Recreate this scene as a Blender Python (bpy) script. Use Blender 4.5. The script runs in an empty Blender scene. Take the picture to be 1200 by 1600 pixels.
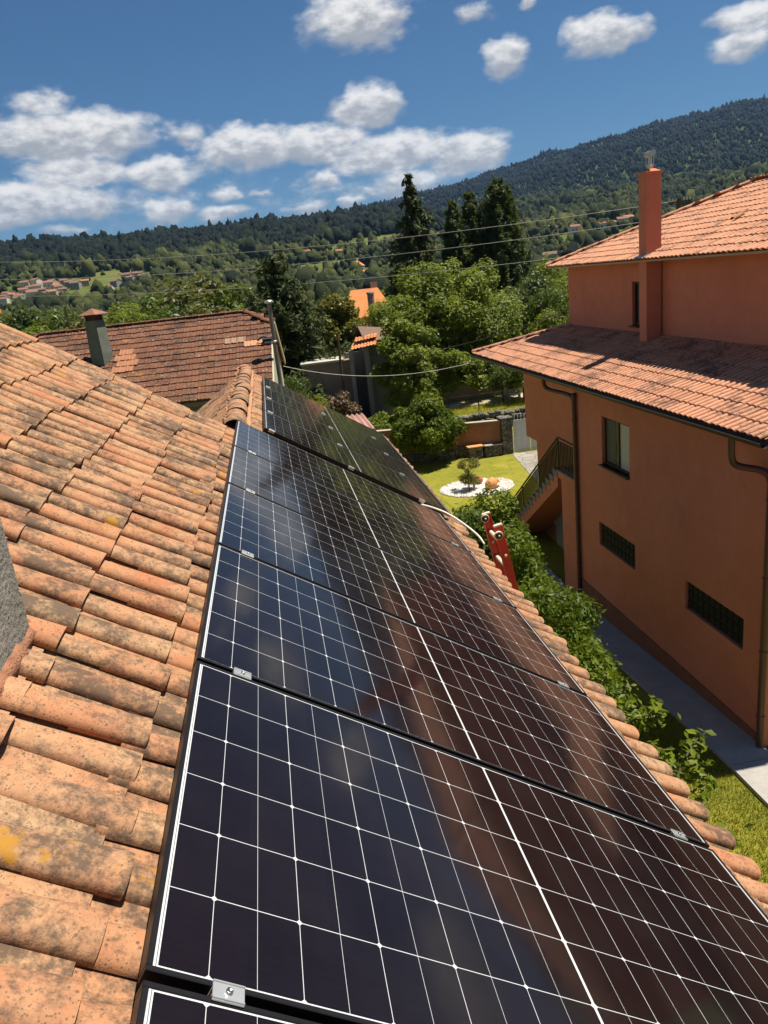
import bpy, math, random
import numpy as np
from mathutils import Vector, Matrix

R_ = math.radians
scene = bpy.context.scene
COL = scene.collection

# ---------------------------------------------------------------- camera
def camera_axes(yaw, pitch, roll):
    cy, sy, cp, sp = math.cos(yaw), math.sin(yaw), math.cos(pitch), math.sin(pitch)
    f = np.array([sy * cp, cy * cp, sp]); r = np.array([cy, -sy, 0.0]); u = np.cross(r, f)
    c, s = math.cos(roll), math.sin(roll)
    return c * r + s * u, -s * r + c * u, f
cr, cu, cf = camera_axes(R_(7.12806), R_(-17.14834), R_(-6.38010))
cam = bpy.data.cameras.new('camera')
cam.sensor_fit = 'VERTICAL'; cam.sensor_height = 36.0; cam.lens = 36.0 * 1186.04 / 1600.0
cam.clip_start = 0.05; cam.clip_end = 40000.0
cam_ob = bpy.data.objects.new('camera', cam); COL.objects.link(cam_ob)
cam_ob.matrix_world = Matrix(((cr[0], cu[0], -cf[0], 0), (cr[1], cu[1], -cf[1], 0), (cr[2], cu[2], -cf[2], 0), (0, 0, 0, 1)))
scene.camera = cam_ob

# ---------------------------------------------------------------- light, sky, exposure
SUN_EL, SUN_AZ = R_(70.0), R_(3.0)          # azimuth counter-clockwise from +X
sv = Vector((math.cos(SUN_EL) * math.cos(SUN_AZ), math.cos(SUN_EL) * math.sin(SUN_AZ), math.sin(SUN_EL)))
sun = bpy.data.lights.new('sun', 'SUN'); sun.energy = 5.0; sun.angle = R_(0.53); sun.color = (1.0, 0.93, 0.82)
sun_ob = bpy.data.objects.new('sun', sun); COL.objects.link(sun_ob)
sun_ob.rotation_euler = sv.to_track_quat('Z', 'Y').to_euler()
SKY_STRENGTH = 0.05
world = bpy.data.worlds.new('World'); scene.world = world; world.use_nodes = True
wt = world.node_tree
scene.view_settings.view_transform = 'Standard'
scene.view_settings.look = 'None'
scene.view_settings.exposure = 0.75
scene.view_settings.gamma = 1.0
scene.view_settings.use_curve_mapping = False
scene.cycles.max_bounces = 6
scene.cycles.diffuse_bounces = 3
scene.cycles.glossy_bounces = 3
scene.cycles.transparent_max_bounces = 8
scene.cycles.volume_bounces = 0

def nd(nt, t, ins=None, **props):
    n = nt.nodes.new(t)
    for k, v in props.items(): setattr(n, k, v)
    for k, v in (ins or {}).items():
        s = n.inputs[k]
        if isinstance(v, bpy.types.NodeSocket): nt.links.new(v, s)
        elif isinstance(v, bpy.types.Node): nt.links.new(v.outputs[0], s)
        else: s.default_value = v
    return n
def mth(nt, op, a, b=0.0, c=0.0, clamp=False):
    n = nt.nodes.new('ShaderNodeMath'); n.operation = op; n.use_clamp = clamp
    for i, v in enumerate((a, b, c)):
        if isinstance(v, bpy.types.NodeSocket): nt.links.new(v, n.inputs[i])
        elif isinstance(v, bpy.types.Node): nt.links.new(v.outputs[0], n.inputs[i])
        else: n.inputs[i].default_value = v
    return n.outputs[0]
def vmth(nt, op, a, b=None, c=None, out=0):
    n = nt.nodes.new('ShaderNodeVectorMath'); n.operation = op
    for i, v in enumerate((a, b, c)):
        if v is None: continue
        if isinstance(v, bpy.types.NodeSocket): nt.links.new(v, n.inputs[i])
        elif isinstance(v, bpy.types.Node): nt.links.new(v.outputs[0], n.inputs[i])
        else: n.inputs[i].default_value = v
    return n.outputs[out]
def ramp(nt, fac, stops, interp='LINEAR'):
    n = nt.nodes.new('ShaderNodeValToRGB'); cr_ = n.color_ramp; cr_.interpolation = interp
    while len(cr_.elements) < len(stops): cr_.elements.new(0.5)
    for e, (p, c) in zip(cr_.elements, stops):
        e.position = p
        e.color = (c, c, c, 1) if isinstance(c, (int, float)) else (c[0], c[1], c[2], 1)
    nt.links.new(fac, n.inputs[0])
    return n.outputs[0]
def mixc(nt, fac, a, b, mode='MIX'):
    n = nt.nodes.new('ShaderNodeMix'); n.data_type = 'RGBA'; n.blend_type = mode
    for s, v in ((n.inputs[0], fac), (n.inputs[6], a), (n.inputs[7], b)):
        if isinstance(v, bpy.types.NodeSocket): nt.links.new(v, s)
        elif isinstance(v, (int, float)): s.default_value = v
        else: s.default_value = (v[0], v[1], v[2], 1)
    return n.outputs[2]
def noise(nt, vec, scale, detail=3.0, rough=0.55, out=0, lac=2.0):
    n = nt.nodes.new('ShaderNodeTexNoise'); n.inputs['Scale'].default_value = scale
    n.inputs['Detail'].default_value = detail; n.inputs['Roughness'].default_value = rough
    n.inputs['Lacunarity'].default_value = lac
    if vec is not None: nt.links.new(vec, n.inputs['Vector'])
    return n.outputs[out]

# the sky: physical sky with fair-weather cumulus and added fill clouds, in directions of the sky itself
CLOUDS = [ (0.158,0.276,0.074,0.037,0.80),(0.159,0.191,0.049,0.027,1.00),(0.326,0.222,0.032,0.022,1.00),(0.430,0.225,0.049,0.026,1.00),(0.574,0.214,0.040,0.016,0.80),(0.572,0.192,0.038,0.018,0.80),(0.289,0.268,0.024,0.016,0.50),(0.350,0.268,0.017,0.008,0.60),(-0.211,0.216,0.044,0.021,0.50),(-0.185,0.184,0.105,0.032,1.00),(-0.061,0.183,0.030,0.016,0.55),(0.014,0.161,0.078,0.029,1.00),(0.097,0.159,0.076,0.024,1.00),(0.180,0.138,0.093,0.026,1.00),(0.275,0.128,0.057,0.027,1.00),(-0.189,0.150,0.063,0.019,0.95),(-0.094,0.142,0.055,0.022,0.95),(-0.232,0.123,0.105,0.026,1.00),(-0.172,0.115,0.034,0.019,0.80),(-0.091,0.102,0.044,0.016,0.90),(-0.028,0.093,0.046,0.011,0.75),(0.098,0.119,0.023,0.013,1.00),(-0.024,0.115,0.024,0.012,0.75),(0.073,0.091,0.038,0.008,0.60),(0.123,0.088,0.021,0.008,0.80),(0.200,0.105,0.059,0.018,0.70),(-0.257,0.103,0.051,0.011,0.60),(-0.212,0.092,0.038,0.008,0.50),(0.039,0.078,0.024,0.006,0.75),(0.021,0.112,0.019,0.005,0.40),(0.145,0.101,0.012,0.006,0.50),
 (-0.42,0.17,0.09,0.03,1.0),(-0.5,0.11,0.12,0.03,1.0),(0.85,0.2,0.1,0.04,0.9),(1.2,0.25,0.14,0.05,0.9),  # out of view, added for the panels to reflect
 (-1.5,0.24,0.6,0.15,1.3),(-0.85,0.36,0.24,0.10,1.2),(-0.15,0.115,0.22,0.05,0.24),(0.14,0.105,0.20,0.04,0.24) ]  # wide western ones: out of view, added as fill for the shaded wall
def build_sky():
    nt = wt; nt.nodes.clear()
    tc = nd(nt, 'ShaderNodeTexCoord')
    sky = nd(nt, 'ShaderNodeTexSky', sky_type='NISHITA', sun_disc=False, sun_elevation=SUN_EL, sun_rotation=R_(90.0) - SUN_AZ,
             altitude=300.0, air_density=1.0, dust_density=0.35, ozone_density=2.2)
    d = tc.outputs['Generated']
    sep = nd(nt, 'ShaderNodeSeparateXYZ', {0: d})
    az = mth(nt, 'ARCTAN2', sep.outputs[0], sep.outputs[1])
    el = mth(nt, 'ARCSINE', sep.outputs[2])
    p0 = nd(nt, 'ShaderNodeCombineXYZ', {0: az, 1: el, 2: 0.0}).outputs[0]
    big = noise(nt, p0, 26.0, 2.0, 0.5, out=1)
    ps = vmth(nt, 'MULTIPLY', p0, (1.0, 1.9, 1.0))
    fine = noise(nt, ps, 48.0, 4.0, 0.55, out=1)
    off = vmth(nt, 'MULTIPLY_ADD', big, (0.036, 0.022, 0), (-0.018, -0.011, 0))
    off2 = vmth(nt, 'MULTIPLY_ADD', fine, (0.013, 0.009, 0), (-0.0065, -0.0045, 0))
    p = vmth(nt, 'ADD', p0, vmth(nt, 'ADD', off, off2))
    acc = None; num = None; den = None
    for (ca, ce, ra, re, st) in CLOUDS:
        q = vmth(nt, 'MULTIPLY_ADD', p, (1 / ra, 1 / re, 0), (-ca / ra, -ce / re, 0))
        r = vmth(nt, 'LENGTH', q, out=1)
        w = mth(nt, 'MULTIPLY_ADD', r, -st, st * 1.12, clamp=True)
        acc = w if acc is None else mth(nt, 'MAXIMUM', acc, w)
        y = vmth(nt, 'DOT_PRODUCT', q, (0, 1, 0), out=1)
        wy = mth(nt, 'MULTIPLY', w, y)
        num = wy if num is None else mth(nt, 'ADD', num, wy)
        den = w if den is None else mth(nt, 'ADD', den, w)
    tex = noise(nt, ps, 30.0, 6.0, 0.58)
    dens = mth(nt, 'ADD', acc, mth(nt, 'MULTIPLY_ADD', tex, 0.9, -0.45))
    alpha = nd(nt, 'ShaderNodeMapRange', {0: dens, 1: 0.06, 2: 0.56}, interpolation_type='SMOOTHSTEP').outputs[0]
    alpha = mth(nt, 'MULTIPLY', alpha, nd(nt, 'ShaderNodeMapRange', {0: acc, 1: 0.0, 2: 0.10}).outputs[0])
    ty = mth(nt, 'DIVIDE', num, mth(nt, 'MAXIMUM', den, 0.05))
    puff = noise(nt, ps, 52.0, 5.0, 0.55)
    lit = mth(nt, 'ADD', ty, mth(nt, 'MULTIPLY_ADD', puff, 2.0, -1.0))
    lit = nd(nt, 'ShaderNodeMapRange', {0: lit, 1: -0.55, 2: 0.62}, interpolation_type='SMOOTHSTEP').outputs[0]
    k = 1.0 / SKY_STRENGTH
    ccol = mixc(nt, lit, (0.245 * k, 0.252 * k, 0.265 * k), (0.58 * k, 0.565 * k, 0.54 * k))
    skyc = mixc(nt, 1.0, sky.outputs[0], SKY_TINT, 'MULTIPLY')
    col = mixc(nt, mth(nt, 'MULTIPLY', alpha, 0.93), skyc, ccol)
    bg = nd(nt, 'ShaderNodeBackground', {'Color': col, 'Strength': SKY_STRENGTH})
    nd(nt, 'ShaderNodeOutputWorld', {0: bg})
SKY_TINT = (0.36, 0.61, 0.80)
build_sky()

# ---------------------------------------------------------------- mesh helpers
def link_mesh(name, me, mat=None, parent=None):
    o = bpy.data.objects.new(name, me); COL.objects.link(o)
    if mat is not None:
        for m in (mat if isinstance(mat, (list, tuple)) else [mat]): me.materials.append(m)
    if parent is not None: o.parent = parent
    return o
def mesh_np(name, verts, faces, attrs=None, smooth=False, midx=None):
    """verts (n,3); faces: (m,k) array or list of such arrays"""
    if isinstance(faces, np.ndarray): faces = [faces]
    faces = [np.asarray(f, dtype=np.int32) for f in faces if len(f)]
    me = bpy.data.meshes.new(name)
    verts = np.ascontiguousarray(verts, dtype=np.float32)
    me.vertices.add(len(verts)); me.vertices.foreach_set('co', verts.ravel())
    tot = np.concatenate([np.full(len(f), f.shape[1], np.int32) for f in faces])
    idx = np.concatenate([f.ravel() for f in faces])
    me.loops.add(len(idx)); me.loops.foreach_set('vertex_index', idx)
    me.polygons.add(len(tot))
    st = np.zeros(len(tot), np.int32); st[1:] = np.cumsum(tot)[:-1]
    me.polygons.foreach_set('loop_start', st)
    try: me.polygons.foreach_set('loop_total', tot)
    except Exception: pass
    me.polygons.foreach_set('use_smooth', np.full(len(tot), bool(smooth)))
    if midx is not None: me.polygons.foreach_set('material_index', np.asarray(midx, np.int32))
    for k, a in (attrs or {}).items():
        at = me.attributes.new(k, 'FLOAT', 'POINT'); at.data.foreach_set('value', np.ascontiguousarray(a, dtype=np.float32))
    me.update(calc_edges=True); me.validate()
    return me
def tag(o, label=None, cat=None, group=None, kind=None):
    if label: o['label'] = label
    if cat: o['category'] = cat
    if group: o['group'] = group
    if kind: o['kind'] = kind
    return o
def thing(name, loc, label, cat, group=None):
    o = bpy.data.objects.new(name, None); COL.objects.link(o); o.location = loc
    o.empty_display_size = 0.2
    return tag(o, label, cat, group)

class MB:
    """collects polygons in world coordinates, built as one mesh object"""
    def __init__(s): s.v = []; s.f = []; s.sm = []
    def add(s, vs, fs, smooth=False):
        b = len(s.v); s.v += [tuple(map(float, v)) for v in vs]
        for f in fs: s.f.append([b + i for i in f]); s.sm.append(smooth)
    def box(s, c, size, ax=None):
        c = np.array(c, float); h = np.array(size, float) / 2
        ax = np.eye(3) if ax is None else np.array(ax, float)
        vs = [c + ax[0] * h[0] * i + ax[1] * h[1] * j + ax[2] * h[2] * k for k in (-1, 1) for j in (-1, 1) for i in (-1, 1)]
        s.add(vs, [(0, 2, 3, 1), (4, 5, 7, 6), (0, 1, 5, 4), (2, 6, 7, 3), (0, 4, 6, 2), (1, 3, 7, 5)])
    def bevbox(s, c, size, b, ax=None):
        """box with chamfered edges"""
        c = np.array(c, float); h = np.array(size, float) / 2; ax = np.eye(3) if ax is None else np.array(ax, float)
        vs = []; idx = {}
        for i in (-1, 1):
            for j in (-1, 1):
                for k in (-1, 1):
                    for a in range(3):
                        p = np.array([i, j, k], float) * (h - b); p[a] = (i, j, k)[a] * h[a]
                        idx[(i, j, k, a)] = len(vs); vs.append(c + ax[0] * p[0] + ax[1] * p[1] + ax[2] * p[2])
        fs = []
        for a in range(3):
            o1, o2 = [x for x in range(3) if x != a]
            for sg in (-1, 1):
                q = []
                for (m, n_) in ((-1, -1), (1, -1), (1, 1), (-1, 1)):
                    t = [0, 0, 0]; t[a] = sg; t[o1] = m; t[o2] = n_; q.append(idx[(*t, a)])
                flip = (sg < 0) ^ (a == 1)
                fs.append(q[::-1] if flip else q)
        for a in range(3):
            o1, o2 = [x for x in range(3) if x != a]
            for m in (-1, 1):
                for n_ in (-1, 1):
                    t0 = [0, 0, 0]; t0[a] = -1; t0[o1] = m; t0[o2] = n_
                    t1 = list(t0); t1[a] = 1
                    fs.append([idx[(*t0, o1)], idx[(*t1, o1)], idx[(*t1, o2)], idx[(*t0, o2)]])
        for i in (-1, 1):
            for j in (-1, 1):
                for k in (-1, 1): fs.append([idx[(i, j, k, 0)], idx[(i, j, k, 1)], idx[(i, j, k, 2)]])
        s.add(vs, fs)
    def beam(s, p, q, w, h, up=(0, 0, 1)):
        p = np.array(p, float); q = np.array(q, float); d = q - p; L = np.linalg.norm(d); d /= L
        up = np.array(up, float); x = np.cross(d, up); x /= np.linalg.norm(x); z = np.cross(x, d)
        s.box((p + q) / 2, (w, L, h), (x, d, z))
    def tube(s, pts, r, n=8, caps=True):
        pts = [np.array(p, float) for p in pts]; rs = r if isinstance(r, (list, tuple, np.ndarray)) else [r] * len(pts)
        vs = []; x = None
        for i, p in enumerate(pts):
            d = pts[min(i + 1, len(pts) - 1)] - pts[max(i - 1, 0)]; d = d / (np.linalg.norm(d) + 1e-9)
            if x is None:
                x = np.cross(d, (0, 0, 1)); 
                if np.linalg.norm(x) < 1e-3: x = np.cross(d, (0, 1, 0))
            x = x - d * (x @ d); x /= np.linalg.norm(x); y = np.cross(d, x)
            for k in range(n):
                a = 2 * math.pi * k / n; vs.append(p + rs[i] * (math.cos(a) * x + math.sin(a) * y))
        fs = [(i * n + k, i * n + (k + 1) % n, (i + 1) * n + (k + 1) % n, (i + 1) * n + k) for i in range(len(pts) - 1) for k in range(n)]
        s.add(vs, fs, True)
        if caps:
            s.add(vs[:n], [list(range(n))[::-1]]); s.add(vs[-n:], [list(range(n))])
    def lathe(s, c, prof, n=24, axis=None, smooth=True):
        c = np.array(c, float); ax = np.eye(3) if axis is None else np.array(axis, float)
        vs = [c + ax[0] * r * math.cos(2 * math.pi * k / n) + ax[1] * r * math.sin(2 * math.pi * k / n) + ax[2] * z for (r, z) in prof for k in range(n)]
        fs = [(i * n + k, i * n + (k + 1) % n, (i + 1) * n + (k + 1) % n, (i + 1) * n + k) for i in range(len(prof) - 1) for k in range(n)]
        s.add(vs, fs, smooth)
        if prof[0][0] > 1e-4: s.add(vs[:n], [list(range(n))[::-1]])
        if prof[-1][0] > 1e-4: s.add(vs[-n:], [list(range(n))])
    def quad(s, *p): s.add(p, [tuple(range(len(p)))])
    def prism(s, poly, d):
        """polygon (3-D points) extruded along vector d"""
        poly = [np.array(p, float) for p in poly]; d = np.array(d, float); n = len(poly)
        vs = poly + [p + d for p in poly]
        s.add(vs, [tuple(range(n))[::-1], tuple(range(n, 2 * n))] + [(i, (i + 1) % n, n + (i + 1) % n, n + i) for i in range(n)])
    def build(s, name, mat, parent=None, attrs=None):
        me = bpy.data.meshes.new(name)
        off = np.array(parent_world(parent)) if parent is not None else np.zeros(3)
        me.from_pydata([tuple(np.array(v) - off) for v in s.v], [], s.f)
        me.polygons.foreach_set('use_smooth', s.sm)
        me.update()
        bm_fix(me)
        return link_mesh(name, me, mat, parent)
def smooth_path(pts, n=6):
    pts = [np.array(p, float) for p in pts]; out = []
    for i in range(len(pts) - 1):
        p0, p1, p2, p3 = pts[max(i - 1, 0)], pts[i], pts[i + 1], pts[min(i + 2, len(pts) - 1)]
        for k in range(n):
            t = k / n; out.append(0.5 * ((2 * p1) + (-p0 + p2) * t + (2 * p0 - 5 * p1 + 4 * p2 - p3) * t * t + (-p0 + 3 * p1 - 3 * p2 + p3) * t ** 3))
    return out + [pts[-1]]
import bmesh
def bm_fix(me):
    bm = bmesh.new(); bm.from_mesh(me); bmesh.ops.recalc_face_normals(bm, faces=bm.faces); bm.to_mesh(me); bm.free()
def parent_world(p):
    v = Vector((0, 0, 0))
    while p is not None: v = v + p.location; p = p.parent
    return v
def copy_tree(o, parent=None):
    c = o.copy(); COL.objects.link(c); c.parent = parent
    for ch in list(o.children): copy_tree(ch, c)
    return c

# ---------------------------------------------------------------- materials
def mat(name, fn=None, **kw):
    m = bpy.data.materials.new(name); m.use_nodes = True; nt = m.node_tree
    b = nt.nodes['Principled BSDF']
    for k, v in kw.items():
        key = {'rough': 'Roughness', 'metal': 'Metallic', 'spec': 'Specular IOR Level', 'coat': 'Coat Weight', 'coat_rough': 'Coat Roughness'}.get(k)
        if k == 'color': b.inputs['Base Color'].default_value = (*v, 1)
        else: b.inputs[key].default_value = v
    if fn: fn(nt, b)
    return m
def set_in(nt, b, key, sock): nt.links.new(sock, b.inputs[key])
def objco(nt): return nd(nt, 'ShaderNodeTexCoord').outputs['Object']
def attr(nt, name): return nd(nt, 'ShaderNodeAttribute', attribute_name=name).outputs['Fac']
def bump(nt, b, h, strength=0.3, dist=0.01):
    n = nd(nt, 'ShaderNodeBump', {'Height': h, 'Strength': strength, 'Distance': dist}); set_in(nt, b, 'Normal', n.outputs[0])

def plain(name, color, rough=0.6, var=0.15, scale=8.0, metal=0.0, bumpk=0.0, spec=0.4):
    """a base colour with gentle mottling"""
    def fn(nt, b):
        co = objco(nt); n1 = noise(nt, co, scale, 4.0, 0.6); n2 = noise(nt, co, scale * 7.3, 2.0, 0.5)
        f = mth(nt, 'ADD', mth(nt, 'MULTIPLY', n1, 0.7), mth(nt, 'MULTIPLY', n2, 0.3))
        c = ramp(nt, f, [(0.25, [x * (1 - var) for x in color]), (0.75, [min(1, x * (1 + var)) for x in color])])
        set_in(nt, b, 'Base Color', c)
        if bumpk: bump(nt, b, n2, bumpk, 0.01)
    return mat(name, fn, rough=rough, metal=metal, spec=spec)

def tile_mat(name, cols, spots=0.5, yellow=0.0, rough=0.85, fine=22.0, grey=(0.055, 0.047, 0.04), white=0.0, streak=0.0):
    """fired-clay tiles: each tile its own tone (attribute rnd), lichen and soot spots, a few orange lichen patches"""
    def fn(nt, b):
        co = objco(nt); rnd = attr(nt, 'rnd'); tl = attr(nt, 'tl')
        rv = nd(nt, 'ShaderNodeCombineXYZ', {0: mth(nt, 'MULTIPLY', rnd, 37.0), 1: mth(nt, 'MULTIPLY', rnd, 91.0), 2: 0.0}).outputs[0]
        cj = vmth(nt, 'ADD', co, rv)
        n = len(cols)
        base = ramp(nt, rnd, [(i / (n - 1), c) for i, c in enumerate(cols)])
        m1 = noise(nt, cj, fine * 0.35, 4.0, 0.6)
        base = mixc(nt, ramp(nt, m1, [(0.38, 0.0), (0.68, 0.75)]), base, cols[-1])
        m2 = noise(nt, cj, fine * 0.22, 3.0, 0.55)
        base = mixc(nt, ramp(nt, m2, [(0.5, 0.0), (0.75, 0.6)]), base, cols[0])
        # bare orange body where rain washes the overlapped end
        base = mixc(nt, ramp(nt, tl, [(0.0, 0.4), (0.2, 0.0)]), base, cols[0])
        grain = noise(nt, co, fine * 9.0, 3.0, 0.7)
        base = mixc(nt, 0.35, base, mixc(nt, grain, (0.25, 0.25, 0.25), (1.0, 1.0, 1.0)), 'MULTIPLY')
        base = mixc(nt, ramp(nt, noise(nt, cj, fine * 1.7, 4.0, 0.65), [(0.45, 0.0), (0.70, 0.55)]), base, (cols[0][0] * 0.62, cols[0][1] * 0.78, cols[0][2] * 0.95))
        # dark lichen: big patches times fine speckle
        pa = noise(nt, co, fine * 0.16, 3.0, 0.6)
        pb = noise(nt, cj, fine * 0.9, 5.0, 0.7)
        pc = noise(nt, co, fine * 3.2, 4.0, 0.72)
        s = mth(nt, 'ADD', mth(nt, 'MULTIPLY', pa, 0.9), mth(nt, 'ADD', mth(nt, 'MULTIPLY', pb, 0.8), mth(nt, 'MULTIPLY', pc, 0.55)))
        s = mth(nt, 'ADD', s, mth(nt, 'MULTIPLY_ADD', rnd, 0.16, -0.08))
        dark = ramp(nt, mth(nt, 'MULTIPLY', s, 0.5), [(0.580 - 0.05 * spots, 0.0), (0.685 - 0.05 * spots, 0.86)])
        vo = nd(nt, 'ShaderNodeTexVoronoi', {'Vector': cj, 'Scale': fine * 2.6, 'Randomness': 1.0})
        keep = noise(nt, cj, fine * 1.3, 2.0, 0.5)
        dots = mth(nt, 'MULTIPLY', ramp(nt, vo.outputs['Distance'], [(0.16, 1.0), (0.3, 0.0)]), ramp(nt, keep, [(0.46, 0.0), (0.54, 1.0)]))
        dark = mth(nt, 'MAXIMUM', dark, mth(nt, 'MULTIPLY', dots, 0.65 * spots + 0.1))
        vo2 = nd(nt, 'ShaderNodeTexVoronoi', {'Vector': cj, 'Scale': fine * 6.0, 'Randomness': 1.0})
        dots2 = mth(nt, 'MULTIPLY', ramp(nt, vo2.outputs['Distance'], [(0.20, 1.0), (0.34, 0.0)]), ramp(nt, noise(nt, cj, fine * 1.4, 4.0, 0.65), [(0.42, 0.0), (0.54, 1.0)]))
        dark = mth(nt, 'MAXIMUM', dark, mth(nt, 'MULTIPLY', dots2, 0.72 * spots))
        col = mixc(nt, dark, base, grey)
        if white:
            w = noise(nt, cj, fine * 1.1, 3.0, 0.6)
            col = mixc(nt, ramp(nt, w, [(0.66 - 0.06 * white, 0.0), (0.72, 0.7)]), col, (0.42, 0.38, 0.33))
        if yellow:
            y1 = noise(nt, co, 2.3, 2.0, 0.5); y2 = noise(nt, co, 13.0, 4.0, 0.6)
            ym = ramp(nt, mth(nt, 'ADD', mth(nt, 'MULTIPLY', y1, 0.6), mth(nt, 'MULTIPLY', y2, 0.4)), [(0.64 - 0.03 * yellow, 0.0), (0.67 - 0.03 * yellow, 0.85)])
            col = mixc(nt, ym, col, (0.36, 0.175, 0.015))
        set_in(nt, b, 'Base Color', col)
        bump(nt, b, mth(nt, 'ADD', grain, mth(nt, 'MULTIPLY', pb, 0.6)), 0.35, 0.004)
    return mat(name, fn, rough=rough, spec=0.25)

def leaf_mat(name, dark, mid, light, trans=0.3, rough=0.45, spec=0.35):
    m = bpy.data.materials.new(name); m.use_nodes = True; nt = m.node_tree
    b = nt.nodes['Principled BSDF']; out = nt.nodes['Material Output']
    rnd = attr(nt, 'rnd')
    c = ramp(nt, rnd, [(0.0, dark), (0.5, mid), (1.0, light)])
    set_in(nt, b, 'Base Color', c); b.inputs['Roughness'].default_value = rough; b.inputs['Specular IOR Level'].default_value = spec
    tr = nd(nt, 'ShaderNodeBsdfTranslucent', {'Color': mixc(nt, 0.5, c, (light[0] * 1.2, light[1] * 1.25, light[2] * 0.6))})
    mx = nd(nt, 'ShaderNodeMixShader', {0: trans, 1: b.outputs[0], 2: tr.outputs[0]})
    nt.links.new(mx.outputs[0], out.inputs[0])
    return m

# ---------------------------------------------------------------- the tiled roof underfoot
TILT = R_(33.23705)
CT, ST = math.cos(TILT), math.sin(TILT)
A0 = np.array([-0.35814252, 1.05808409, -1.07156398])          # upper near corner of the long row of panels
RV, RU, RN = np.array([CT, 0, -ST]), np.array([0, 1.0, 0]), np.array([ST, 0, CT])   # down the slope, along the eave, off the roof
def roofp(u, v, h=0.0): return A0 + RU * u + RV * v + RN * h

def arc(w, h, K, amax=1.25):
    a = np.linspace(-amax, amax, K + 1)
    return w * np.sin(a) / math.sin(amax), h * (np.cos(a) - math.cos(amax)) / (1 - math.cos(amax))
def flat_arc(w, h, K, n=2.5):
    a = np.linspace(math.pi, 0, K + 1); c, s = np.cos(a), np.sin(a)
    return w * np.sign(c) * np.abs(c) ** (2 / n), h * np.abs(s) ** (2 / n)
def tiles(pos, basis, L, prof_lo, prof_up, z_lo, z_up, rng, th=0.012, jit=(0.006, 0.012, 0.02, 0.006)):
    """pos (n,2): lower-end centre (u,v) of each tile. basis (O, U, V(down), N). Profiles: (x, z) arrays across the tile."""
    pos = np.asarray(pos, float); n = len(pos)
    xl, zl = prof_lo; xu, zu = prof_up; K = len(xl) - 1
    ns = 3
    t = np.linspace(0, 1, ns)                                     # 0 lower, 1 upper
    X = np.stack([xl * (1 - a) + xu * a for a in t]); Z = np.stack([zl * (1 - a) + zu * a + z_lo * (1 - a) + z_up * a for a in t])
    Y = np.repeat((-L * t)[:, None], K + 1, 1)
    # thickness: a second, lower skin reaching in from the lower end
    Zi = np.stack([Z[0] - th, Z[1] - th]); Xi = np.stack([X[0] * 0.93, X[1] * 0.93]); Yi = np.stack([Y[0], Y[1]])
    P = np.concatenate([np.stack([X, Y, Z], -1).reshape(-1, 3), np.stack([Xi, Yi, Zi], -1).reshape(-1, 3), np.stack([X[0], Y[0], Z[0]], -1), np.stack([Xi[0], Yi[0], Zi[0]], -1)])
    m = len(P); k1 = K + 1
    f = []
    for i in range(ns - 1):
        for k in range(K): f.append((i * k1 + k, i * k1 + k + 1, (i + 1) * k1 + k + 1, (i + 1) * k1 + k))
    o = ns * k1
    for k in range(K):
        f.append((o + 2 * k1 + k + 1, o + 2 * k1 + k, o + 3 * k1 + k, o + 3 * k1 + k + 1))
        f.append((o + k, o + k1 + k, o + k1 + k + 1, o + k + 1))
    f.append((0, k1, o + k1, o)); f.append((K, o + K, o + k1 + K, k1 + K))
    f = np.array(f)
    du = rng.normal(0, jit[0], n); dv = rng.normal(0, jit[1], n); rot = rng.normal(0, jit[2], n); dz = np.abs(rng.normal(0, jit[3], n))
    sc = 1 + rng.normal(0, 0.015, n)
    c, s = np.cos(rot), np.sin(rot)
    px = P[None, :, 0] * sc[:, None]; py = P[None, :, 1]
    u = pos[:, :1] + du[:, None] + px * c[:, None] - py * s[:, None]
    v = pos[:, 1:] + dv[:, None] + px * s[:, None] + py * c[:, None]
    z = P[None, :, 2] + dz[:, None]
    O, U, V, N = [np.array(b, float) for b in basis]
    W = O + u[..., None] * U + v[..., None] * V + z[..., None] * N
    F = (f[None] + (np.arange(n) * m)[:, None, None]).reshape(-1, 4)
    rnd = np.repeat(np.clip(rng.normal(0.5, 0.24, n), 0, 1), m)
    tl = np.tile(1 - np.concatenate([np.repeat(t, k1), np.repeat(t[:2], k1), np.zeros(2 * k1)]), n)
    return W.reshape(-1, 3), F, rnd, tl
class TF:
    """a tile covering gathered from several fields"""
    def __init__(s): s.V = []; s.F = []; s.r = []; s.t = []; s.n = 0
    def add(s, r):
        V, F, a, t = r
        s.V.append(V); s.F.append(F + s.n); s.r.append(a); s.t.append(t); s.n += len(V)
    def sheet(s, pts):
        s.V.append(np.array(pts, float)); k = len(pts); s.F.append(np.arange(k)[None] + s.n) if k == 4 else None
        s.r.append(np.full(k, 0.1)); s.t.append(np.full(k, 0.0)); s.n += k
    def build(s, name, m, parent, smooth=True):
        V = np.concatenate(s.V)
        if parent is not None: V = V - np.array(parent_world(parent))
        me = mesh_np(name, V, np.concatenate(s.F), {'rnd': np.concatenate(s.r), 'tl': np.concatenate(s.t)}, smooth)
        o = link_mesh(name, me, m, parent)
        return o
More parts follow.
